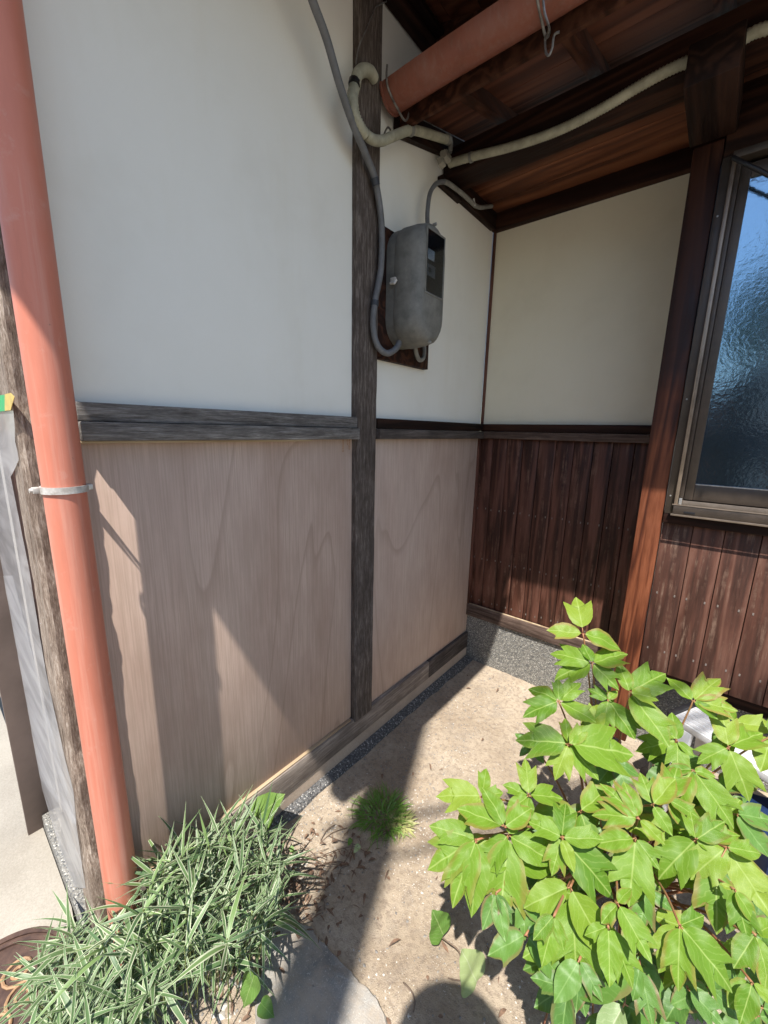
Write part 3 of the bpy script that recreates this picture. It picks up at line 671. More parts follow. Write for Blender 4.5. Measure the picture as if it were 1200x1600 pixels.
T('meter_loop', 'conduit_grey', 'short grey loop of cable under the meter box', 'cable', [A7(648, 532, .06), A7(650, 550, .06), A7(655, 562, .055), A7(661, 560, .05), A7(663, 548, .04), A7(662, 535, .03)], .008)
T('meter_conduit', 'cable', 'thin dark cable rising from the top of the meter box to the eave', 'cable', [A7(668, 350, .05), A7(668, 330, .045), A7(672, 302, .04), A7(682, 287, .04), A7(694, 284, .04)], .008)
cn = thing('corner_conduit', 'thin grey conduit running along the trim into the corner under the eave', 'conduit', A7(694, 284, .04))
MB().tube([A7(694, 284, .04), A7(703, 288, .04), A7(725, 305, .04), A7(742, 321, .04)], .0085, 10, 6).obj('tube', 'conduit_grey', cn)
MB().tube([A7(742, 321, .04), A7(750, 324, .04), A7(760, 323, .035), A7(768, 322, .03)], .0085, 10, 6).obj('coupling', 'conduit_grey', cn)
MB().tube([A7(740, 310, .045), A7(742, 322, .045)], .004, 8).obj('clip', 'galv', cn)
T('flexible_conduit', 'conduit', 'ribbed ivory conduit curling around the middle post', 'conduit', [A7(556, 130, .045), A7(551, 148, .06), A7(552, 168, .07), A7(558, 190, .07), A7(570, 211, .065)], .0145, 14, corr=.0014, pitch=.009)
o = thing('rigid_conduit', 'smooth ivory conduit elbow from the middle post to the eave', 'conduit', A7(592, 224, .06))
MB().tube([A7(584, 122, .03), A7(578, 112, .04), A7(567, 110, .05), A7(558, 118, .055), A7(555, 132, .055)], .0155, 14, 8).obj('elbow', 'conduit', o)
MB().tube([A7(572, 210, .065), A7(582, 218, .065), A7(596, 220, .06), A7(612, 214, .06), A7(638, 204, .055), A7(655, 205, .05), A7(700, 219, .045)], .014, 14, 8).obj('tube', 'conduit', o)
MB().tube([A7(700, 216, .045), A7(704, 222, .045), A7(703, 238, .045)], .009, 10, 4).obj('tube_end', 'conduit_grey', o)
for (x, y, x2, y2) in ((639, 203, 643, 204), (697, 217, 701, 219), (554, 127, 553, 133), (571, 209, 574, 212)):
    MB().tube([A7(x, y, .055 if x < 660 else .045), A7(x2, y2, .055 if x < 660 else .045)], .0165, 12).obj('clip', 'black' if x < 600 else 'conduit_grey', o)
B5 = lambda x, y, v=-.49: at(x, y, 1, v)
fc = thing('flexible_conduit', 'long ribbed ivory conduit slung along the beam under the eave', 'conduit', B5(870, 205))
MB().tube([B5(702, 256), B5(720, 250), B5(745, 243), B5(800, 229), B5(870, 205), B5(940, 170), B5(990, 140), B5(1040, 112), B5(1078, 95), B5(1094, 90)], .0135, 14, 6, corr=.0011, pitch=.008).obj('tube', 'conduit', fc, smooth='all')
MB().tube([B5(1160, 62), B5(1180, 50), B5(1210, 40), B5(1260, 15)], .0135, 14, 6, corr=.0011, pitch=.008).obj('tube', 'conduit', fc, smooth='all')
for (x, y, x2, y2) in ((734, 247, 738, 245), (1086, 92, 1091, 90)): MB().tube([B5(x, y), B5(x2, y2)], .0165, 12).obj('clip', 'conduit_grey', fc)
b = MB()
for k in range(10):
    c = A7(697 + random.uniform(-8, 6), 247 + random.uniform(-9, 9), .05 + random.uniform(-.02, .02)); d = random.uniform(.005, .011)
    b.obox(c, (d, 0, d * .3), (0, d, -d * .3), (-d * .4, 0, d))
tag(b.obj('putty_lump', 'foam'), 'crumbly grey putty where the conduits meet at the eave', 'putty')
T('tie_wire', 'wire', 'thin wire hanging from the high eave across the middle post', 'wire', [A7(604, 2, .03), A7(592, 8, .03), A7(586, 12, .03), A7(572, 45, .035), A7(560, 75, .03), A7(556, 100, .03)], .0018, 6)
T('black_cable', 'black', 'short black cable across the top corner of the window', 'cable', [at(1145, 246, 1, -.33), at(1165, 256, 1, -.34), at(1190, 268, 1, -.34), at(1230, 290, 1, -.33)], .006, 8)

# ================================================================ ENTRANCE SIDE (left edge)
jb = thing('door_jamb', 'brown metal door jamb standing on the concrete beyond the corner post', 'door jamb', (-.54, -1.85, 0))
MB().box(-.56, -.54, -1.884, -1.80, .0, 2.2, .001).obj('panel', 'brown_metal', jb)
ew = thing('house_wall', 'side wall behind the plastic sheet at the left edge', 'wall', (-.4, -1.75, 0))
MB().box(-.5395, -.082, -1.795, -1.765, .055, 2.6).obj('wall', 'dark_wood', ew, smooth=False)
b = MB().box(-.539, -.0815, -1.846, -1.80, -.03, .052, .003).obj('aggregate_sill', 'aggregate', ew)
bx('kick_board', 'weather_z', ew, -.5, -.082, -1.800, -1.7955, .055, .42, .002)
bx('kick_board', 'pale_board', ew, -.34, -.2, -1.806, -1.8005, .06, .30, .002)
tag(MB().box(-1.3, -.98, -1.96, -1.955, .004, .12, .002).obj('blue_vinyl_strip', 'lightblue'), 'light blue strip peeping out beyond the brown door jamb', 'panel')
# plastic film, hanging in folds in front of the opening
def film(name, left, right, y0, amp, seed, nu=16, nv=60):
    b = MB(); vs = []
    for j in range(nv + 1):
        t = j / nv; a = interp(left, t); c = interp(right, t)
        for i in range(nu + 1):
            s = i / nu; p = a.lerp(c, s)
            f = noise.noise(V((s * 4 + seed, t * 1.3, 0))) * amp + noise.noise(V((s * 11 + seed, t * 9, 2))) * amp * .35 + noise.noise(V((s * 6, t * 26, seed))) * amp * .22
            vs.append((p.x, p.y + f, p.z))
    b.add(vs, [[j * (nu + 1) + i, j * (nu + 1) + i + 1, (j + 1) * (nu + 1) + i + 1, (j + 1) * (nu + 1) + i] for j in range(nv) for i in range(nu)])
    return b
def interp(P, t):
    for (a, p), (b_, q) in zip(P, P[1:]):
        if t <= b_: return V(p).lerp(V(q), (t - a) / (b_ - a))
    return V(P[-1][1])
YF = -1.8338
A = lambda x, y, v=YF: at(x, y, 1, v)
pf = thing('plastic_sheet', 'crumpled clear plastic sheet taped up at the left edge', 'plastic sheet', (-.1, YF, .3))
film('film', [(0, A(-45, 620)), (.3, A(-30, 820)), (.55, A(15, 1000)), (.75, A(33, 1130)), (.9, A(62, 1215)), (1, A(112, 1285))],
     [(0, A(20, 628)), (.1, A(24, 690)), (.17, A(30, 720)), (.2, A(17, 745)), (.38, A(44, 880)), (.6, A(72, 1050)), (.8, A(98, 1170)), (.93, A(114, 1235)), (1, A(119, 1288))], YF, .0022, 4).obj('film', 'film', pf, smooth='all')
film('film', [(0, A(-40, 900, -1.834)), (.5, A(30, 1120, -1.834)), (.8, A(80, 1280, -1.834)), (1, A(112, 1385, -1.834))],
     [(0, A(20, 900, -1.834)), (.5, A(78, 1130, -1.834)), (.8, A(118, 1280, -1.834)), (1, A(134, 1388, -1.834))], -1.834, .002, 11).obj('film_fold', 'film', pf, smooth='all')
tp = thing('tape', 'green and yellow tape holding the plastic sheet to the post', 'tape', A(8, 628))
def quad(px, v, name, mat, parent, dy=-.0005):
    P = [at(x, y, 1, v) for x, y in px]; MB().prism([(p.x, p.y, p.z) for p in P], (0, dy, 0)).obj(name, mat, parent, smooth=False)
quad([(-30, 620), (9, 617), (10, 642), (-30, 646)], -1.8355, 'green_strip', 'green_tape', tp)
quad([(8, 616), (17, 614), (23, 620), (20, 630), (17, 641), (8, 642)], -1.8362, 'yellow_strip', 'yellow_tape', tp)

# drain cover, bottom left
dc = at(-14, 1580, 2, .0)
dr = thing('drain_cover', 'round rusty drain cover with ochre scroll pattern at the lower left', 'drain cover', (dc.x, dc.y, .005))
def ring(c, r0, r1, z0, z1, n=56):
    b = MB(); vs = []
    for i in range(n):
        a = 2 * PI * i / n
        for (r, z) in ((r0, z0), (r1, z0), (r1, z1), (r0, z1)): vs.append((c.x + math.cos(a) * r, c.y + math.sin(a) * r, z))
    b.add(vs, [[i * 4 + j, ((i + 1) % n) * 4 + j, ((i + 1) % n) * 4 + (j + 1) % 4, i * 4 + (j + 1) % 4] for i in range(n) for j in range(4)]); return b
MB().tube([(dc.x, dc.y, .0), (dc.x, dc.y, .012)], .135, 48).obj('plate', 'iron', dr)
ring(dc, .118, .126, .012, .018).obj('rim', 'iron', dr); ring(dc, .135, .147, .0, .016).obj('frame', 'iron', dr)
for k in range(6):
    a0 = k * PI / 3; c = V((dc.x + math.cos(a0) * .062, dc.y + math.sin(a0) * .062, .0145)); P = []
    for i in range(26): a = a0 + i * .42; r = .006 + .0011 * i; P.append(c + V((math.cos(a) * r, math.sin(a) * r, 0)))
    MB().tube(P, .0035, 6).obj('scroll', 'ochre', dr)

# ================================================================ ALUMINIUM STEP behind the peony
st = thing('aluminium_step', 'ribbed aluminium step stool half hidden behind the peony leaves', 'step stool', (1.2, -.5, 0))
a = at(1078, 1122, 2, .37); c = at(1215, 1205, 2, .37); ux = (c - a).normalized(); uy = V((-ux.y, ux.x, 0))
if uy.y < 0: uy = -uy
L = .62; wv = .125
cc = a + ux * (L / 2 - .02)
MB().obox(cc, ux * L / 2, uy * wv / 2, (0, 0, .011), .002).obj('tread', 'alu', st)
for k in range(6):
    o = cc + uy * (-.052 + .0208 * k) + V((0, 0, .0125)); MB().obox(o, ux * L / 2 * .985, uy * .0052, (0, 0, .003), .001).obj('rib', 'alu', st)
MB().obox(cc - ux * (L / 2 + .009), ux * .008, uy * (wv / 2 + .004), (0, 0, .020), .003).obj('end_cap', 'black', st)
for sx in (-.5, .5):
    for sy in (-1, 1):
        p = cc + ux * (L * sx * .86) + uy * (sy * wv * .42); q = p + uy * sy * .05 + ux * sx * .03; q.z = .0
        dd = (q - V((p.x, p.y, .358))); MB().obox((p + q) / 2 * 1 + V((0, 0, .0)) if False else V(((p.x + q.x) / 2, (p.y + q.y) / 2, .179)), dd / 2, ux * .018, uy * .010, .002).obj('leg', 'alu', st)
bxp = at(1185, 1265, 2, .28)
b = MB().obox((1.30, -.56, .13), (.10, .03, 0), (-.03, .10, 0), (0, 0, .13), .008); tag(b.obj('blue_box', 'blue'), 'dark blue plastic box beside the aluminium step', 'box')
b = MB().obox((1.13, -.42, .17), (.16, .05, 0), (-.012, .04, 0), (0, 0, .011), .002); tag(b.obj('plank', 'pale_board'), 'pale wooden plank under the aluminium step', 'plank')
b = MB().tube([(.985, -.33, .0), (.985, -.33, .12), (.985, -.33, .15), (.985, -.33, .20)], .035, 20, 0, radii=[.036, .038, .03, .012]); tag(b.obj('bottle', 'teal'), 'dark green bottle in the shade behind the peony', 'bottle')

# ================================================================ STONES, GRAVEL, LITTER
P = [at(x, y, 2, .0) for x, y in [(415, 1485), (425, 1455), (455, 1445), (487, 1449), (502, 1470), (520, 1492), (545, 1520), (567, 1545), (590, 1566), (606, 1590), (610, 1640), (400, 1640), (402, 1540)]]
P = [P[i].lerp(P[(i + 1) % len(P)], j / 6) for i in range(len(P)) for j in range(6)]
P = [p + V((noise.noise(p * 18), noise.noise(p * 18 + V((5, 5, 5))), 0)) * .008 + V((noise.noise(p * 70), noise.noise(p * 70 + V((5, 5, 5))), 0)) * .003 for p in P]
b = MB(); k = len(P); cen = sum(P, V()) / k
lay = [P_ * 1.0 for P_ in P]
rr = []
for (s, z) in ((1.02, -.02), (1.0, .004), (.97, .010), (.6, .012), (.25, .013)):
    rr.append([(cen.x + (p.x - cen.x) * s + .002 * noise.noise(p * 30), cen.y + (p.y - cen.y) * s, z + .003 * noise.noise(V((p.x * 25 * s, p.y * 25 * s, 1)))) for p in P])
b = loft(rr); tag(b.obj('stepping_stone', 'slab_stone', smooth=False), 'flat grey stone slab set in the soil at the bottom edge', 'stone')
def scatter(n, reg, rad, mat, name, label, cat, flat=.6, dens=None):
    b = MB(); tries = 0; c_ = 0
    while c_ < n and tries < n * 30:
        tries += 1; x = random.uniform(reg[0], reg[1]); y = random.uniform(reg[2], reg[3])
        if dens and random.random() > dens(x, y): continue
        r = rad[0] + (rad[1] - rad[0]) * random.random() ** 3; a = random.uniform(0, 6.3); z = zg(x, y) + r * .15
        q = [(-1, 0, 0), (0, -1, 0), (1, 0, 0), (0, 1, 0), (0, 0, 1), (0, 0, -1)]
        vs = []
        for (i, j, k_) in q:
            i *= random.uniform(.6, 1.2); j *= random.uniform(.5, .9); k_ *= flat * random.uniform(.6, 1)
            vs.append((x + (i * math.cos(a) - j * math.sin(a)) * r, y + (i * math.sin(a) + j * math.cos(a)) * r, z + k_ * r))
        b.add(vs, [[0, 1, 4], [1, 2, 4], [2, 3, 4], [3, 0, 4], [1, 0, 5], [2, 1, 5], [3, 2, 5], [0, 3, 5]]); c_ += 1
    return tag(b.obj(name, mat, smooth=False), label, cat, kind='stuff')
wc = lambda x, y: max(.03, min(1, (noise.noise(V((x * 4, y * 4, 8))) * 2.2 + .1))) * (1 if y < -.9 else .3)
scatter(5200, (.06, 1.0, -2.0, -.25), (.0008, .0046), 'chips', 'white_grit', 'small white chips scattered over the bare soil', 'grit', dens=wc)
scatter(6000, (.05, 1.3, -2.0, -.05), (.0008, .0055), 'pebble', 'gravel', 'fine dark gravel in the soil', 'gravel', dens=lambda x, y: .25 if x > .35 else 1)
scatter(260, (.05, .45, -2.0, -1.62), (.004, .018), 'chips', 'pale_gravel', 'pale stones under the striped bamboo grass', 'gravel')
b = MB()
def leafbit(b, x, y, z, L, w, a, curl):
    d = V((math.cos(a), math.sin(a), 0)); s = V((-d.y, d.x, 0)); c = V((x, y, z))
    vs = []
    for i in range(5):
        t = i / 4; ww = w * math.sin(PI * min(.98, max(.04, t))); p = c + d * (t - .5) * L + V((0, 0, curl * L * math.sin(t * PI)))
        vs += [p - s * ww + V((0, 0, .3 * ww)), p, p + s * ww + V((0, 0, .3 * ww))]
    b.add(vs, [f for i in range(4) for f in ([i * 3, i * 3 + 1, i * 3 + 4, i * 3 + 3], [i * 3 + 1, i * 3 + 2, i * 3 + 5, i * 3 + 4])])
for k in range(340):
    if k < 270: x = random.gauss(.25, .08); y = random.gauss(-1.42, .12)
    else: x = random.uniform(.05, 1.1); y = random.uniform(-1.9, -.1)
    if x < .03: continue
    leafbit(b, x, y, zg(x, y) + random.uniform(.001, .012), random.uniform(.008, .035), random.uniform(.001, .005), random.uniform(0, 6.3), random.uniform(0, .3))
tag(b.obj('leaf_litter', 'litter'), 'dry leaves and debris between the bamboo grass and the bare soil', 'leaf litter', kind='stuff')
b = MB()
for k in range(46):
    x = random.gauss(.23, .06); y = random.gauss(-1.38, .12); a = random.uniform(0, 6.3); L = random.uniform(.03, .11)
    if x < .03: continue
    z = zg(x, y) + .004; d = V((math.cos(a), math.sin(a), 0)) * L
    b.tube([V((x, y, z)), V((x, y, z + random.uniform(.0, .02))) + d * .5 + V((-d.y, d.x, 0)) * random.uniform(-.2, .2), V((x, y, z)) + d], random.uniform(.0007, .0017), 5, 3)
tag(b.obj('twigs', 'twig'), 'thin brown twigs lying beside the stone slab', 'twigs', kind='stuff')

# ================================================================ LEAVES
def smooth_outline(X, Y, Mi, sharp):
    pts = [V(q) for q in zip(X, Y, Mi)]; cuts = [0] + list(sharp) + [len(pts) - 1]; out = []
    for a, c in zip(cuts, cuts[1:]):
        seg, _ = catmull(pts[a:c + 1], 3); out += seg[:-1]
    out.append(pts[-1])
    return [p.x for p in out], [max(0, p.y) for p in out], [p.z for p in out]
def leaf_mesh(name, kind, seed, cup=.22, droop=.25):
    R = random.Random(seed); j = lambda a: a + R.uniform(-.006, .006)
    OUT = {'T': ([0, .05, .14, .27, .42, .56, .70, .83, .74, .65, .63, .72, .86, 1], [0, .11, .22, .295, .325, .34, .36, .365, .27, .20, .15, .165, .10, 0], [0, .03, .09, .18, .29, .39, .47, .54, .57, .6, .64, .73, .87, 1]),
           'O': ([0, .05, .16, .30, .46, .6, .74, .88, 1], [0, .12, .22, .28, .29, .265, .20, .1, 0], [0, .07, .18, .32, .46, .6, .74, .88, 1]),
           'L': ([0, .07, .18, .32, .46, .6, .7, .78, .73, .8, .9, 1], [0, .1, .2, .265, .29, .31, .335, .35, .225, .17, .1, 0], [0, .06, .15, .27, .38, .49, .57, .63, .69, .78, .89, 1]),
           'H': ([-.16, -.2, -.12, .05, .25, .45, .65, .85, 1], [0, .2, .38, .48, .46, .38, .26, .1, 0], [0, .0, .02, .1, .25, .45, .65, .85, 1])}
    if kind == 'L' : sides = ('L', 'O') if R.random() < .5 else ('O', 'L')
    else: sides = (kind, kind)
    b = MB()
    def z(x, y): return cup * abs(y) * (1 - .4 * abs(y)) - droop * x * x + .03 * math.sin(x * 8 + seed) * (.3 + 3 * abs(y)) + .07 * noise.noise(V((x * 4, y * 5, seed * 1.7)))
    for si, sg in enumerate((1, -1)):
        X, Y, Mi = smooth_outline(*OUT[sides[si]], {'T': (7, 10), 'L': (7, 8), 'O': (), 'H': ()}[sides[si]]); o = len(b.v)
        pts = []
        for i in range(len(X)):
            x = j(X[i]) if 0 < i < len(X) - 1 else X[i]; y = (j(Y[i]) if Y[i] > 0 else 0) * sg; mx = Mi[i]
            for f in (0, .35, .7, 1):
                px, py = mx + (x - mx) * f, y * f
                b.v.append(V((px, py, z(px, py)))); b.uv[len(b.v) - 1] = (px, py + .5); b.edge.append(f if 0 < i else f * .6)
        for i in range(len(X) - 1):
            for q in range(3):
                f = [o + i * 4 + q, o + (i + 1) * 4 + q, o + (i + 1) * 4 + q + 1, o + i * 4 + q + 1]
                b.f.append(f if sg > 0 else f[::-1])
    me = b.mesh(name, smooth='all')
    bm = bmesh.new(); bm.from_mesh(me); bmesh.ops.remove_doubles(bm, verts=bm.verts, dist=1e-5); bmesh.ops.dissolve_degenerate(bm, dist=1e-5, edges=bm.edges); bm.to_mesh(me); bm.free()
    return me
LM = {}
for kd in 'TOL':
    for mt_ in ('peony', 'peony_dark', 'peony_pale'):
        LM[kd, mt_] = []
        for v_ in range(4):
            me = leaf_mesh('leaf', kd, v_ * 7 + ord(kd), random.uniform(.12, .3), random.uniform(.05, .3)); me.materials.append(M[mt_]); LM[kd, mt_].append(me)
def place_leaf(me, base, d, n, L, parent, name='leaf', wid=1.0):
    d = d.normalized(); n = (n - d * n.dot(d)).normalized(); s = n.cross(d)
    mat = Matrix.Identity(4)
    for i in range(3): mat[i][0], mat[i][1], mat[i][2] = d[i] * L, s[i] * L * wid, n[i] * L
    o = bpy.data.objects.new(name, me); COL.objects.link(o)
    p = V(base) - parent.location
    for i in range(3): mat[i][3] = p[i]
    o.parent = parent; o.matrix_basis = mat
    return o
peony = thing('peony', 'leafy tree peony with lime green lobed leaves edged in red', 'plant', (.866, -.80, 0))
def depth_of(px, py):
    K = [(900, 1.02), (1000, 1.0), (1100, .95), (1200, .86), (1300, .76), (1400, .66), (1500, .6), (1620, .56)]
    for (a, da), (b_, db) in zip(K, K[1:]):
        if py <= b_: return da + (db - da) * max(0, (py - a)) / (b_ - a)
    return K[-1][1]
# (junction x, y, [(type, tip x, tip y[, base x, base y])])
CL = [
 (911, 990, [('T', 900, 926, 910, 981), ('L', 855, 983), ('O', 973, 1008)]),
 (925, 1036, [('L', 912, 1004), ('T', 860, 1016), ('T', 867, 1052), ('T', 978, 1018), ('T', 965, 1074)]),
 (873, 1096, [('O', 827, 1070), ('T', 906, 1062), ('T', 820, 1113), ('L', 930, 1123), ('L', 872, 1060)]),
 (984, 1082, [('O', 967, 1033), ('T', 1042, 1046), ('L', 1040, 1150), ('T', 1030, 1090)]),
 (950, 1093, [('T', 920, 1075), ('L', 990, 1150), ('T', 943, 1138), ('O', 965, 1078)]),
 (1083, 1096, [('O', 1043, 1054), ('T', 1125, 1053), ('T', 1150, 1105), ('O', 1122, 1120)]),
 (1058, 1158, [('T', 993, 1168), ('O', 1008, 1104), ('T', 1060, 1205), ('L', 1050, 1112), ('L', 1085, 1180)]),
 (888, 1163, [('T', 808, 1150), ('T', 868, 1212), ('T', 933, 1212), ('T', 990, 1172), ('L', 884, 1120), ('L', 918, 1135)]),
 (1138, 1168, [('T', 1192, 1138), ('T', 1128, 1106), ('T', 1092, 1188), ('T', 1172, 1245)]),
 (1205, 1150, [('L', 1190, 1200), ('T', 1225, 1120)]),
 (753, 1245, [('T', 686, 1238), ('L', 760, 1198), ('L', 785, 1238), ('O', 715, 1280)]),
 (826, 1243, [('T', 822, 1182), ('L', 786, 1225), ('T', 880, 1242), ('O', 820, 1284), ('L', 792, 1270)]),
 (788, 1292, [('O', 757, 1226), ('L', 717, 1256), ('L', 830, 1260)]),
 (745, 1312, [('L', 674, 1288), ('T', 672, 1350), ('T', 706, 1400), ('O', 742, 1416)]),
 (794, 1305, [('T', 783, 1428), ('L', 864, 1345), ('T', 755, 1350), ('O', 810, 1260)]),
 (878, 1309, [('T', 884, 1250), ('T', 958, 1394), ('T', 828, 1280), ('T', 862, 1362), ('O', 897, 1360), ('L', 940, 1310)]),
 (891, 1386, [('L', 820, 1413), ('L', 950, 1492), ('T', 902, 1530, 894, 1407)]),
 (1020, 1258, [('T', 1000, 1205), ('O', 1050, 1302), ('L', 1055, 1215)]),
 (1045, 1250, [('O', 1073, 1293), ('T', 1060, 1190), ('L', 1095, 1275)]),
 (998, 1279, [('T', 927, 1268), ('L', 1038, 1316), ('T', 940, 1220), ('L', 975, 1220)]),
 (993, 1310, [('O', 928, 1316), ('T', 984, 1406), ('T', 1029, 1354)]),
 (1083, 1203, [('T', 1147, 1285), ('O', 1118, 1212), ('L', 1048, 1250), ('L', 1040, 1200)]),
 (1087, 1312, [('T', 1031, 1364), ('T', 1078, 1264), ('T', 1132, 1282), ('O', 1120, 1330)]),
 (1136, 1324, [('T', 1083, 1365), ('T', 1203, 1425), ('T', 1122, 1445, 1118, 1355), ('L', 1190, 1330)]),
 (1148, 1390, [('T', 1168, 1462), ('O', 1182, 1442), ('L', 1125, 1380)]),
 (1062, 1446, [('T', 1058, 1538), ('T', 1147, 1542), ('T', 1030, 1510), ('L', 1100, 1430)]),
 (965, 1412, [('T', 1015, 1492), ('O', 985, 1385), ('L', 940, 1440)]),
 (950, 1448, [('T', 992, 1535), ('O', 955, 1532), ('L', 915, 1460)]),
 (866, 1430, [('L', 835, 1466), ('O', 850, 1502), ('L', 880, 1480)]),
 (1180, 1460, [('L', 1150, 1505), ('T', 1200, 1520), ('O', 1215, 1440)]),
 (1175, 1535, [('T', 1215, 1570), ('L', 1140, 1570), ('O', 1160, 1600)]),
]
dark = [
 (905, 1500, [('O', 902, 1578), ('O', 870, 1560), ('T', 940, 1560)]),
 (1000, 1510, [('O', 1047, 1562), ('L', 990, 1560), ('T', 1020, 1600)]),
 (1075, 1545, [('O', 1098, 1598), ('L', 1040, 1590), ('T', 1130, 1600)]),
 (775, 1395, [('O', 757, 1448), ('O', 788, 1464), ('L', 800, 1440)]),
 (815, 1405, [('T', 822, 1466), ('O', 850, 1440), ('O', 800, 1380)]),
 (1150, 1272, [('L', 1203, 1335), ('O', 1180, 1310), ('T', 1210, 1280)]),
 (1100, 1240, [('T', 1140, 1300), ('L', 1080, 1290), ('O', 1120, 1260)]),
 (830, 1165, [('O', 812, 1178), ('L', 806, 1145), ('O', 850, 1190)]),
 (960, 1190, [('T', 985, 1240), ('L', 930, 1230), ('O', 1000, 1210)]),
 (1010, 1390, [('T', 1000, 1450), ('L', 1050, 1420), ('L', 970, 1400)]),
 (1110, 1480, [('T', 1100, 1560), ('L', 1150, 1530), ('L', 1080, 1450)]),
 (940, 1330, [('L', 910, 1370), ('O', 960, 1370), ('T', 900, 1330)]),
 (1170, 1380, [('T', 1200, 1430), ('L', 1140, 1420), ('L', 1200, 1370)]),
 (850, 1270, [('T', 840, 1320), ('L', 870, 1290), ('O', 820, 1300)]),
]
stemroot = [V((.866, -.80, 0)), V((.90, -.83, 0)), V((.95, -.86, 0)), V((.88, -.86, 0))]
def stem(b, root, tip, r0, r1, bend=.3):
    h = V((root.x + (tip.x - root.x) * bend, root.y + (tip.y - root.y) * bend, tip.z * .55)); k = h.lerp(tip, .6) + V((0, 0, .02))
    b.tube([root, h, k, tip], r0, 7, 6, radii=[r0, r0 * .8, r1 * 1.2, r1])
def cluster(x, y, lv, mt_, back=0.0, jit=.02):
    dd = depth_of(x, y) + back + random.uniform(-jit, jit); J = dp(x, y, dd)
    b = MB()
    root = min(stemroot, key=lambda q: (q.xy - J.xy).length + random.uniform(0, .05))
    stem(b, root, J, .0042, .0018, random.uniform(.25, .45))
    for lf in lv:
        k, tx, ty = lf[:3]; bxx, byy = (lf[3:5] if len(lf) > 3 else (x + (tx - x) * .06, y + (ty - y) * .06))
        d0 = dd + random.uniform(-.01, .01); B = dp(bxx, byy, d0)
        tocam = (CP - B).normalized()
        n = (V((0, 0, 1)) * random.uniform(.55, .8) + tocam * .75 + V((random.uniform(-.25, .25), random.uniform(-.25, .25), 0))).normalized()
        di = dp(tx, ty, d0) - B; view = -tocam
        dv = di - view * (di.dot(n) / view.dot(n)) * .8
        if dv.length > di.length * 1.5: dv = dv.normalized() * di.length * 1.5
        me = random.choice(LM[k, mt_ if random.random() > .06 else ('peony_pale' if y > 1480 else mt_)])
        place_leaf(me, B, dv, n, dv.length * 1.05, peony, wid=random.uniform(.84, 1.05))
        if (B - J).length > .003: b.tube([J, B], .0011, 6)
    b.obj('stem', 'stem_red', peony, smooth='all')
for c in CL: cluster(c[0], c[1], c[2], 'peony')
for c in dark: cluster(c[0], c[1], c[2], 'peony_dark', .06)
# inner shaded foliage of the bush
RR = random.Random(9); cnt2 = 0
bush = [(830, 1075), (905, 1060), (985, 1060), (1090, 1110), (1140, 1120), (1215, 1200), (1215, 1620), (840, 1620), (810, 1500), (760, 1420), (700, 1370), (710, 1250), (800, 1220), (830, 1160)]
def inside(x, y, P):
    c = False; j = len(P) - 1
    for i in range(len(P)):
        if (P[i][1] > y) != (P[j][1] > y) and x < (P[j][0] - P[i][0]) * (y - P[i][1]) / (P[j][1] - P[i][1]) + P[i][0]: c = not c
        j = i
    return c
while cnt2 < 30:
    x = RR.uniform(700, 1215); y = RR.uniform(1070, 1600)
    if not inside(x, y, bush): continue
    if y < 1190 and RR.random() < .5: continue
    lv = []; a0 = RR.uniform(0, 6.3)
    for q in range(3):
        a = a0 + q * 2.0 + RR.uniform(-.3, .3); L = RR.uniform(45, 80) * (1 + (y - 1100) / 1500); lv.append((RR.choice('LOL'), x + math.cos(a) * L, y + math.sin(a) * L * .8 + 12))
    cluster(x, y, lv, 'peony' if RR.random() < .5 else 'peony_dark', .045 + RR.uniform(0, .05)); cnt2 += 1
RR = random.Random(5)
nin = 0
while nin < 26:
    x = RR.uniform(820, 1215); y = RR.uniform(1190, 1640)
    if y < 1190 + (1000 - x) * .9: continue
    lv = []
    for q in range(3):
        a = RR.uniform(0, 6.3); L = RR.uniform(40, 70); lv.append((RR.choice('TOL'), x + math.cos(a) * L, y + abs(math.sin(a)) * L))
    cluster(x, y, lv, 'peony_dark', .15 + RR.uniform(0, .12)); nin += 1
b = MB(); b.tube([(.866, -.80, -.01), (.860, -.81, .12), (.848, -.83, .25), (.845, -.86, .36)], .011, 10, 6, radii=[.014, .011, .009, .007]); b.tube([(.90, -.83, -.01), (.875, -.85, .15), (.87, -.88, .3)], .008, 8, 5)
b.obj('trunk', 'bark', peony, smooth='all')

# ---------------------------------------------------------------- striped bamboo grass, lower left
def blade_mesh(name, L=1.0, w=.085, bend=.35, seg=7):
    b = MB()
    for i in range(seg + 1):
        t = i / seg; ww = w * (math.sin(PI * min(1, t * .92 + .08)) ** .7) * (1 - t ** 3) + .002; z = -bend * t * t
        for q, s in enumerate((-1, 0, 1)):
            b.v.append(V((t * L, s * ww, z + abs(s) * ww * .35))); b.uv[len(b.v) - 1] = (t, .5 + s * .5)
    b.f = [f for i in range(seg) for f in ([i * 3, i * 3 + 3, i * 3 + 4, i * 3 + 1], [i * 3 + 1, i * 3 + 4, i * 3 + 5, i * 3 + 2])]
    return b
bam = thing('dwarf_bamboo', 'clump of striped cream and green bamboo grass at the foot of the downpipe', 'plant', (.12, -1.66, 0))
BMs = []
for k in range(4):
    me = blade_mesh('leaf', 1, [.03, .04, .05, .035][k], [.15, .45, .75, .0][k]).mesh('leaf', smooth='all'); me.materials.append(M['bamboo']); BMs.append(me)
RB = random.Random(11)
hull = [(60, 1500), (120, 1440), (175, 1375), (235, 1330), (290, 1300), (350, 1285), (415, 1290), (445, 1340), (440, 1420), (415, 1470), (370, 1510), (250, 1545), (200, 1640), (70, 1640), (45, 1560)]
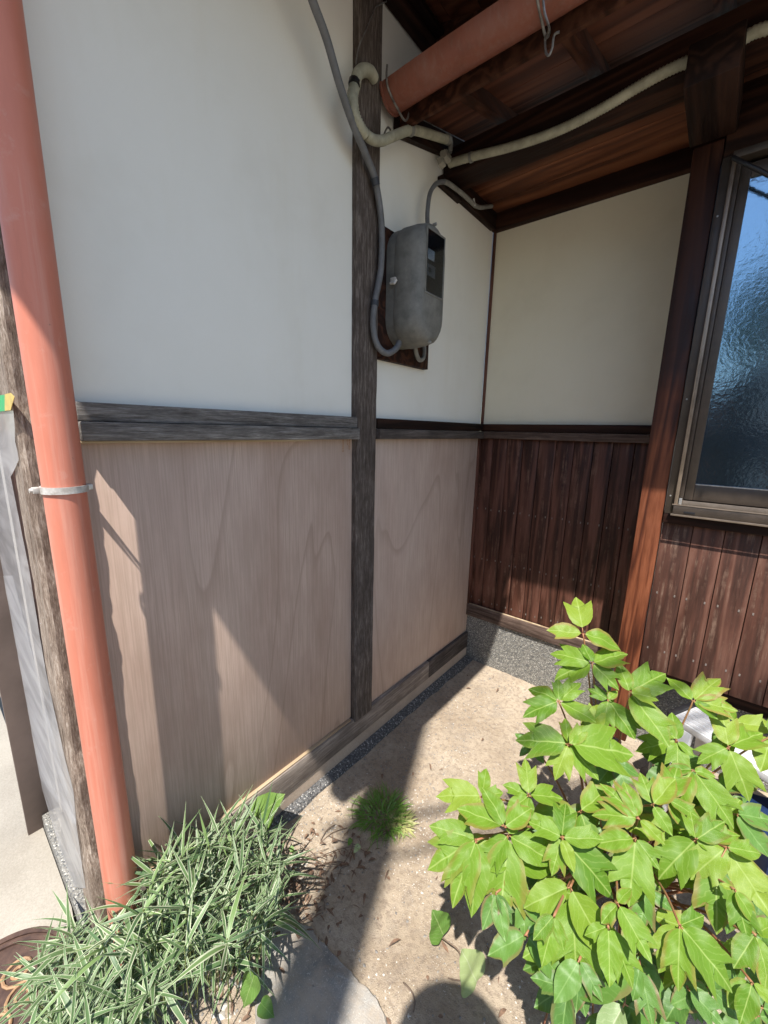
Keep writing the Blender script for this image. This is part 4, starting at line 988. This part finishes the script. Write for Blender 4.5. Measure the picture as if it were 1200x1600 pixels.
def inside(x, y, P):
    c = False; j = len(P) - 1
    for i in range(len(P)):
        if (P[i][1] > y) != (P[j][1] > y) and x < (P[j][0] - P[i][0]) * (y - P[i][1]) / (P[j][1] - P[i][1]) + P[i][0]: c = not c
        j = i
    return c
stems = MB(); under = MB(); cnt = 0; whorls = []
while len(whorls) < 235:
    x = RB.uniform(20, 450); y = RB.uniform(1270, 1640)
    if not inside(x, y, hull): continue
    h = RB.uniform(.04, .2) + (RB.uniform(0, .12) if 150 < x < 400 and y < 1480 else 0); p = at(x, y, 2, h)
    if (p.x < .045 and p.y > -1.84) or (p.x < .135 and p.y > -1.84 and p.y < -1.74): continue
    whorls.append(p)
for _ in range(60):
    p = at(RB.uniform(130, 300), RB.uniform(1330, 1430), 2, RB.uniform(.2, .34))
    if p.x > .135: whorls.append(p)
whorls.sort(key=lambda p: -p.z)
for wi, p in enumerate(whorls):
    root = V((p.x * .85 + .12 * .15, p.y * .85 - 1.66 * .15, 0)); stems.tube([root, (root + p) / 2 + V((RB.uniform(-.01, .01), RB.uniform(-.01, .01), .01)), p], .0011, 5, 4)
    nl = RB.randint(4, 7); a0 = RB.uniform(0, 6.3)
    for q in range(nl):
        a = a0 + q * 2.4 + RB.uniform(-.3, .3); up = RB.uniform(-.2, 1.8)
        d = V((math.cos(a), math.sin(a), up)).normalized(); n = V((0, 0, 1)) + V((RB.uniform(-.5, .5), RB.uniform(-.5, .5), 0))
        if (p + d * .09).x < .01 and (p + d * .09).y > -1.85: d.x = abs(d.x); 
        L = RB.uniform(.045, .12)
        if cnt < 300:
            place_leaf(RB.choice(BMs), p - V((0, 0, RB.uniform(0, .03))), d, n, L, bam); cnt += 1
        else:
            o = RB.choice(BMs); dn = d.normalized(); nn = (n - dn * n.dot(dn)).normalized(); s = nn.cross(dn); off = len(under.v)
            for vtx, (ki, uvv) in zip(o.vertices, enumerate([(i // 3 / 7, .5 + (i % 3 - 1) * .5) for i in range(24)])):
                under.v.append(p + dn * vtx.co.x * L + s * vtx.co.y * L + nn * vtx.co.z * L); under.uv[len(under.v) - 1] = uvv
            under.f += [[off + k for k in pl.vertices] for pl in o.polygons]
stems.obj('stems', 'stem_green', bam)['kind'] = 'stuff'
under.obj('lower_leaves', 'bamboo', bam, smooth='all')['kind'] = 'stuff'
# a few tall blades that stand out
for (x0_, y0_, x1_, y1_, h) in [(290, 1315, 291, 1232, .16), (160, 1355, 128, 1300, .16), (162, 1360, 108, 1372, .15), (370, 1322, 440, 1318, .16), (365, 1330, 355, 1400, .15), (345, 1430, 300, 1450, .15), (340, 1430, 410, 1475, .15), (168, 1520, 20, 1540, .12), (160, 1560, 20, 1600, .1), (95, 1470, 30, 1478, .12), (410, 1290, 424, 1225, .14)]:
    p = at(x0_, y0_, 2, h); dd = (p - CP).dot(FX); q = dp(x1_, y1_, dd); place_leaf(RB.choice(BMs), p, q - p, (CP - p) + V((0, 0, .5)), (q - p).length, bam)

# ---------------------------------------------------------------- round tuft of grass
tf = at(597, 1262, 2, .03); tf.z = 0
tuft = thing('grass_tuft', 'round tuft of short grass with pale straw on its right, on bare soil', 'plant', tf)
for (nm, mat_, cx_, cy_, n_, rad_, kk) in (('blades', 'grass', 0, 0, 330, .074, 0), ('straw', 'straw', .068, .02, 170, .034, 1)):
    b = MB()
    for k in range(n_):
        a = RB.uniform(0, 6.3); r = rad_ * math.sqrt(RB.random()); p = tf + V((cx_ + math.cos(a) * r, cy_ + math.sin(a) * r, .0))
        out = V((math.cos(a), math.sin(a), 0)) * (r / rad_) * .9 + V((RB.uniform(-.5, .5), RB.uniform(-.5, .5), 0)) + V((0, 0, RB.uniform(.25, 1.1) if not kk else RB.uniform(0, .5)))
        d = out.normalized(); s = d.cross(V((RB.uniform(-1, 1), RB.uniform(-1, 1), 1))).normalized(); L = RB.uniform(.03, .07) if not kk else RB.uniform(.02, .04); w = RB.uniform(.0018, .0034)
        o = len(b.v)
        for i in range(4):
            t = i / 3; c = p + d * L * t - V((0, 0, .35 * L * t * t)); c.z = max(c.z, .004)
            for sg in (-1, 1): b.v.append(c + s * sg * w * (1 - t * .85)); b.uv[len(b.v) - 1] = (t, .5 + sg * .4)
        b.f += [[o + i * 2, o + i * 2 + 1, o + i * 2 + 3, o + i * 2 + 2] for i in range(3)]
    b.obj(nm, mat_, tuft, smooth=False)['kind'] = 'stuff'

# ---------------------------------------------------------------- creeping vine with heart-shaped leaves
iv = thing('creeping_vine', 'creeping vine with heart-shaped leaves trailing over the soil', 'plant', at(470, 1330, 2, 0))
HM = []
for k, mt_ in enumerate(('ivy', 'ivy_pale', 'peony_dark')):
    me = leaf_mesh('leaf', 'H', k + 3, .04, .05); me.materials.append(M[mt_]); HM.append(me)
for (bx_, by_, tx_, ty_, z, kk, wd_) in [(405, 1275, 444, 1240, .13, 0, 1), (560, 1322, 552, 1365, .04, 1, .8), (548, 1312, 543, 1330, .05, 2, .8), (690, 1455, 676, 1422, .034, 0, 1.3), (742, 1528, 722, 1484, .034, 1, 1.3), (783, 1494, 787, 1522, .034, 2, 1.1), (455, 1325, 462, 1368, .04, 0, .6),
                                          (395, 1530, 380, 1600, .09, 0, .8), (410, 1570, 430, 1610, .05, 2, 1)]:
    p = at(bx_, by_, 2, z); dd = (p - CP).dot(FX); q = dp(tx_, ty_, dd); q.z = max(q.z, .034)
    place_leaf(HM[kk], p, q - p, V((0, 0, 1)) + (CP - p) * .6, (q - p).length, iv, wid=wd_)
z0 = lambda x, y, h=.008: at(x, y, 2, h)
MB().tube([z0(405, 1300), at(405, 1285, 2, .08), at(406, 1275, 2, .13)], .0014, 6, 5).obj('runner', 'twig', iv, smooth='all')
MB().tube([z0(400, 1310), z0(450, 1335, .03), z0(490, 1340, .015), z0(530, 1327, .02), z0(560, 1322, .04)], .0013, 6, 5).obj('runner', 'twig', iv, smooth='all')
MB().tube([z0(470, 1345), z0(500, 1350, .02), z0(528, 1352, .03), z0(532, 1365, .01)], .0011, 6, 5).obj('runner', 'twig', iv, smooth='all')
MB().tube([z0(690, 1465, .02), z0(700, 1472, .035), z0(716, 1485, .03), z0(722, 1505, .02), z0(722, 1525, .01)], .0016, 6, 5).obj('runner', 'twig', iv, smooth='all')
MB().tube([z0(700, 1528, .01), z0(718, 1532, .012), z0(732, 1528, .015), z0(742, 1540, .01)], .0013, 6, 5).obj('runner', 'twig', iv, smooth='all')
MB().tube([z0(760, 1478, .02), z0(770, 1488, .02), z0(783, 1494, .02)], .0012, 6, 5).obj('runner', 'twig', iv, smooth='all')
MB().tube([z0(440, 1405, .01), z0(470, 1395, .02), z0(492, 1380, .02), z0(500, 1378, .01)], .002, 6, 5).obj('runner', 'twig', iv, smooth='all')
MB().tube([z0(630, 1535, .01), z0(642, 1548, .015), z0(648, 1565, .015), z0(646, 1582, .01)], .0018, 6, 5).obj('runner', 'twig', iv, smooth='all')


# ================================================================ THINGS BEHIND THE CAMERA (they cast shade and are mirrored in the window)
up = thing('utility_pole', 'tall concrete utility pole standing behind the photographer', 'pole', (1.28, -3.55, 0))
MB().tube([(1.28, -3.55, 0), (1.28, -3.55, 6.4)], .088, 24).obj('shaft', 'pole', up)
ow = thing('overhead_cables', 'thin black cables strung from the utility pole to the roof', 'cable', (1.1, -3.5, 5))
for (a, b_, sag, r) in (((1.1, -3.5, 4.6), (3.6, .6, 4.1), .25, .012), ((1.1, -3.5, 4.3), (3.2, .9, 3.6), .35, .010)):
    a = V(a); b_ = V(b_); MB().tube([a.lerp(b_, i / 16) - V((0, 0, sag * 4 * (i / 16) * (1 - i / 16))) for i in range(17)], r, 6).obj('strand', 'black', ow)
# photographer
fig = thing('person', 'person in dark clothes and a cap holding up a phone to take the photo', 'person', (1.05, -2.45, 0))
J = {'pel': (1.05, -2.46, .92, .13), 'chest': (1.04, -2.36, 1.2, .14), 'neck': (1.03, -2.27, 1.42, .06), 'head': (1.075, -2.22, 1.55, .085), 'top': (1.075, -2.20, 1.63, .075),
     'sl': (.86, -2.33, 1.36, .055), 'el': (.80, -2.20, 1.14, .042), 'hl': (.91, -2.03, 1.22, .028), 'sr': (1.22, -2.33, 1.36, .055), 'er': (1.26, -2.18, 1.14, .042), 'hr': (1.06, -2.03, 1.20, .028),
     'kl': (.96, -2.42, .48, .065), 'fl': (.96, -2.47, .06, .045), 'tl': (.94, -2.33, .03, .035), 'kr': (1.15, -2.42, .48, .065), 'fr': (1.15, -2.47, .06, .045), 'tr': (1.17, -2.33, .03, .035), 'hpl': (.97, -2.46, .86, .09), 'hpr': (1.13, -2.46, .86, .09)}
E_ = [('pel', 'chest'), ('chest', 'neck'), ('neck', 'head'), ('head', 'top'), ('chest', 'sl'), ('sl', 'el'), ('el', 'hl'), ('chest', 'sr'), ('sr', 'er'), ('er', 'hr'), ('pel', 'hpl'), ('hpl', 'kl'), ('kl', 'fl'), ('fl', 'tl'), ('pel', 'hpr'), ('hpr', 'kr'), ('kr', 'fr'), ('fr', 'tr')]
for sd, sx in (('hl', 1), ('hr', -1)):
    hx, hy, hz_, _ = J[sd]
    for f in range(5):
        J[f'{sd}{f}a'] = (hx + sx * .02, hy + .025, hz_ + .045 - f * .02, .009); J[f'{sd}{f}b'] = (hx + sx * .045, hy + .022, hz_ + .05 - f * .02, .008); E_ += [(sd, f'{sd}{f}a'), (f'{sd}{f}a', f'{sd}{f}b')]
ks = list(J); me = bpy.data.meshes.new('body'); me.from_pydata([V(J[k][:3]) - fig.location for k in ks], [(ks.index(a), ks.index(b_)) for a, b_ in E_], [])
bo = bpy.data.objects.new('body', me); COL.objects.link(bo); bo.parent = fig; me.materials.append(M['cloth'])
sk = bo.modifiers.new('skin', 'SKIN'); bo.modifiers.new('sub', 'SUBSURF').levels = 1
for i, k in enumerate(ks): me.skin_vertices[0].data[i].radius = (J[k][3],) * 2
me.skin_vertices[0].data[0].use_root = True
b = MB(); rr = []
for (z, r, ox) in ((1.60, .10, 0), (1.62, .128, 0), (1.635, .13, 0), (1.645, .105, 0), (1.70, .088, 0), (1.725, .05, 0), (1.732, .01, 0)): rr.append([(1.075 + math.cos(2 * PI * i / 24) * r, -2.205 + math.sin(2 * PI * i / 24) * r, z) for i in range(24)])
loft(rr).obj('cap', 'cloth', fig)
ph = MB().obox(CP - FX * .016 + RX * (-.012) + UX * (-.055), RX * .037, UX * .076, FX * .0045, .002); tag(ph.obj('phone', 'black'), 'dark phone held up by the photographer', 'phone')

def tree(name, label, loc, h, r, seed, group=None):
    R = random.Random(seed); t = thing(name, label, 'tree', loc, group); L = V(loc)
    b = MB().tube([L, L + V((.1, 0, h * .3)), L + V((.05, .1, h * .6)), L + V((0, 0, h * .85))], .1, 10, 5, radii=[.14, .1, .07, .03])
    for k in range(6):
        a = k * 1.05; b.tube([L + V((.05, 0, h * .35 + k * .15)), L + V((math.cos(a) * r * .4, math.sin(a) * r * .4, h * .55 + k * .1)), L + V((math.cos(a) * r * .8, math.sin(a) * r * .8, h * .7))], .03, 6, 3)
    b.obj('trunk', 'bark', t)
    b = MB(); cl = [(V((R.uniform(-1, 1) * r * .75, R.uniform(-1, 1) * r * .75, h * R.uniform(.3, .9))), R.uniform(.35, .6) * r) for _ in range(16)]
    for c, cr in cl:
        for k in range(420):
            d = V((R.gauss(0, 1), R.gauss(0, 1), R.gauss(0, 1))).normalized() * cr * R.uniform(.6, 1.05); p = L + c + d
            if p.z < .1: continue
            u = V((R.gauss(0, 1), R.gauss(0, 1), R.gauss(0, 1))).normalized() * .07; w = u.orthogonal().normalized() * .045
            b.add([p - u, p + w, p + u, p - w], [[0, 1, 2, 3]])
    b.obj('crown', 'hedge', t, smooth=False)
tree('garden_tree', 'broad bushy tree across the yard, behind the photographer', (2.6, -9.5, -.03), 4.4, 1.9, 1)
tree('garden_tree', 'loose bushy tree across the yard, right of the broad one', (6.2, -10.5, -.03), 4.0, 2.0, 2)
tree('garden_tree', 'small bushy tree across the yard, left of the broad one', (-1.4, -9.2, -.03), 3.9, 1.7, 3)
nh = thing('storage_shed', 'dark weatherboard shed across the yard, behind the photographer', 'shed', (3.5, -8.0, 0))
bx('wall', 'dark_wood', nh, -1.5, 8.5, -8.6, -8.0, -.03, 2.0, 0); b = MB(); b.prism([(-1.8, -7.7, 1.95), (-1.8, -8.9, 2.3), (-1.8, -8.9, 2.36), (-1.8, -7.7, 2.01)], (10.6, 0, 0)); b.obj('roof', 'tile', nh, smooth=False)
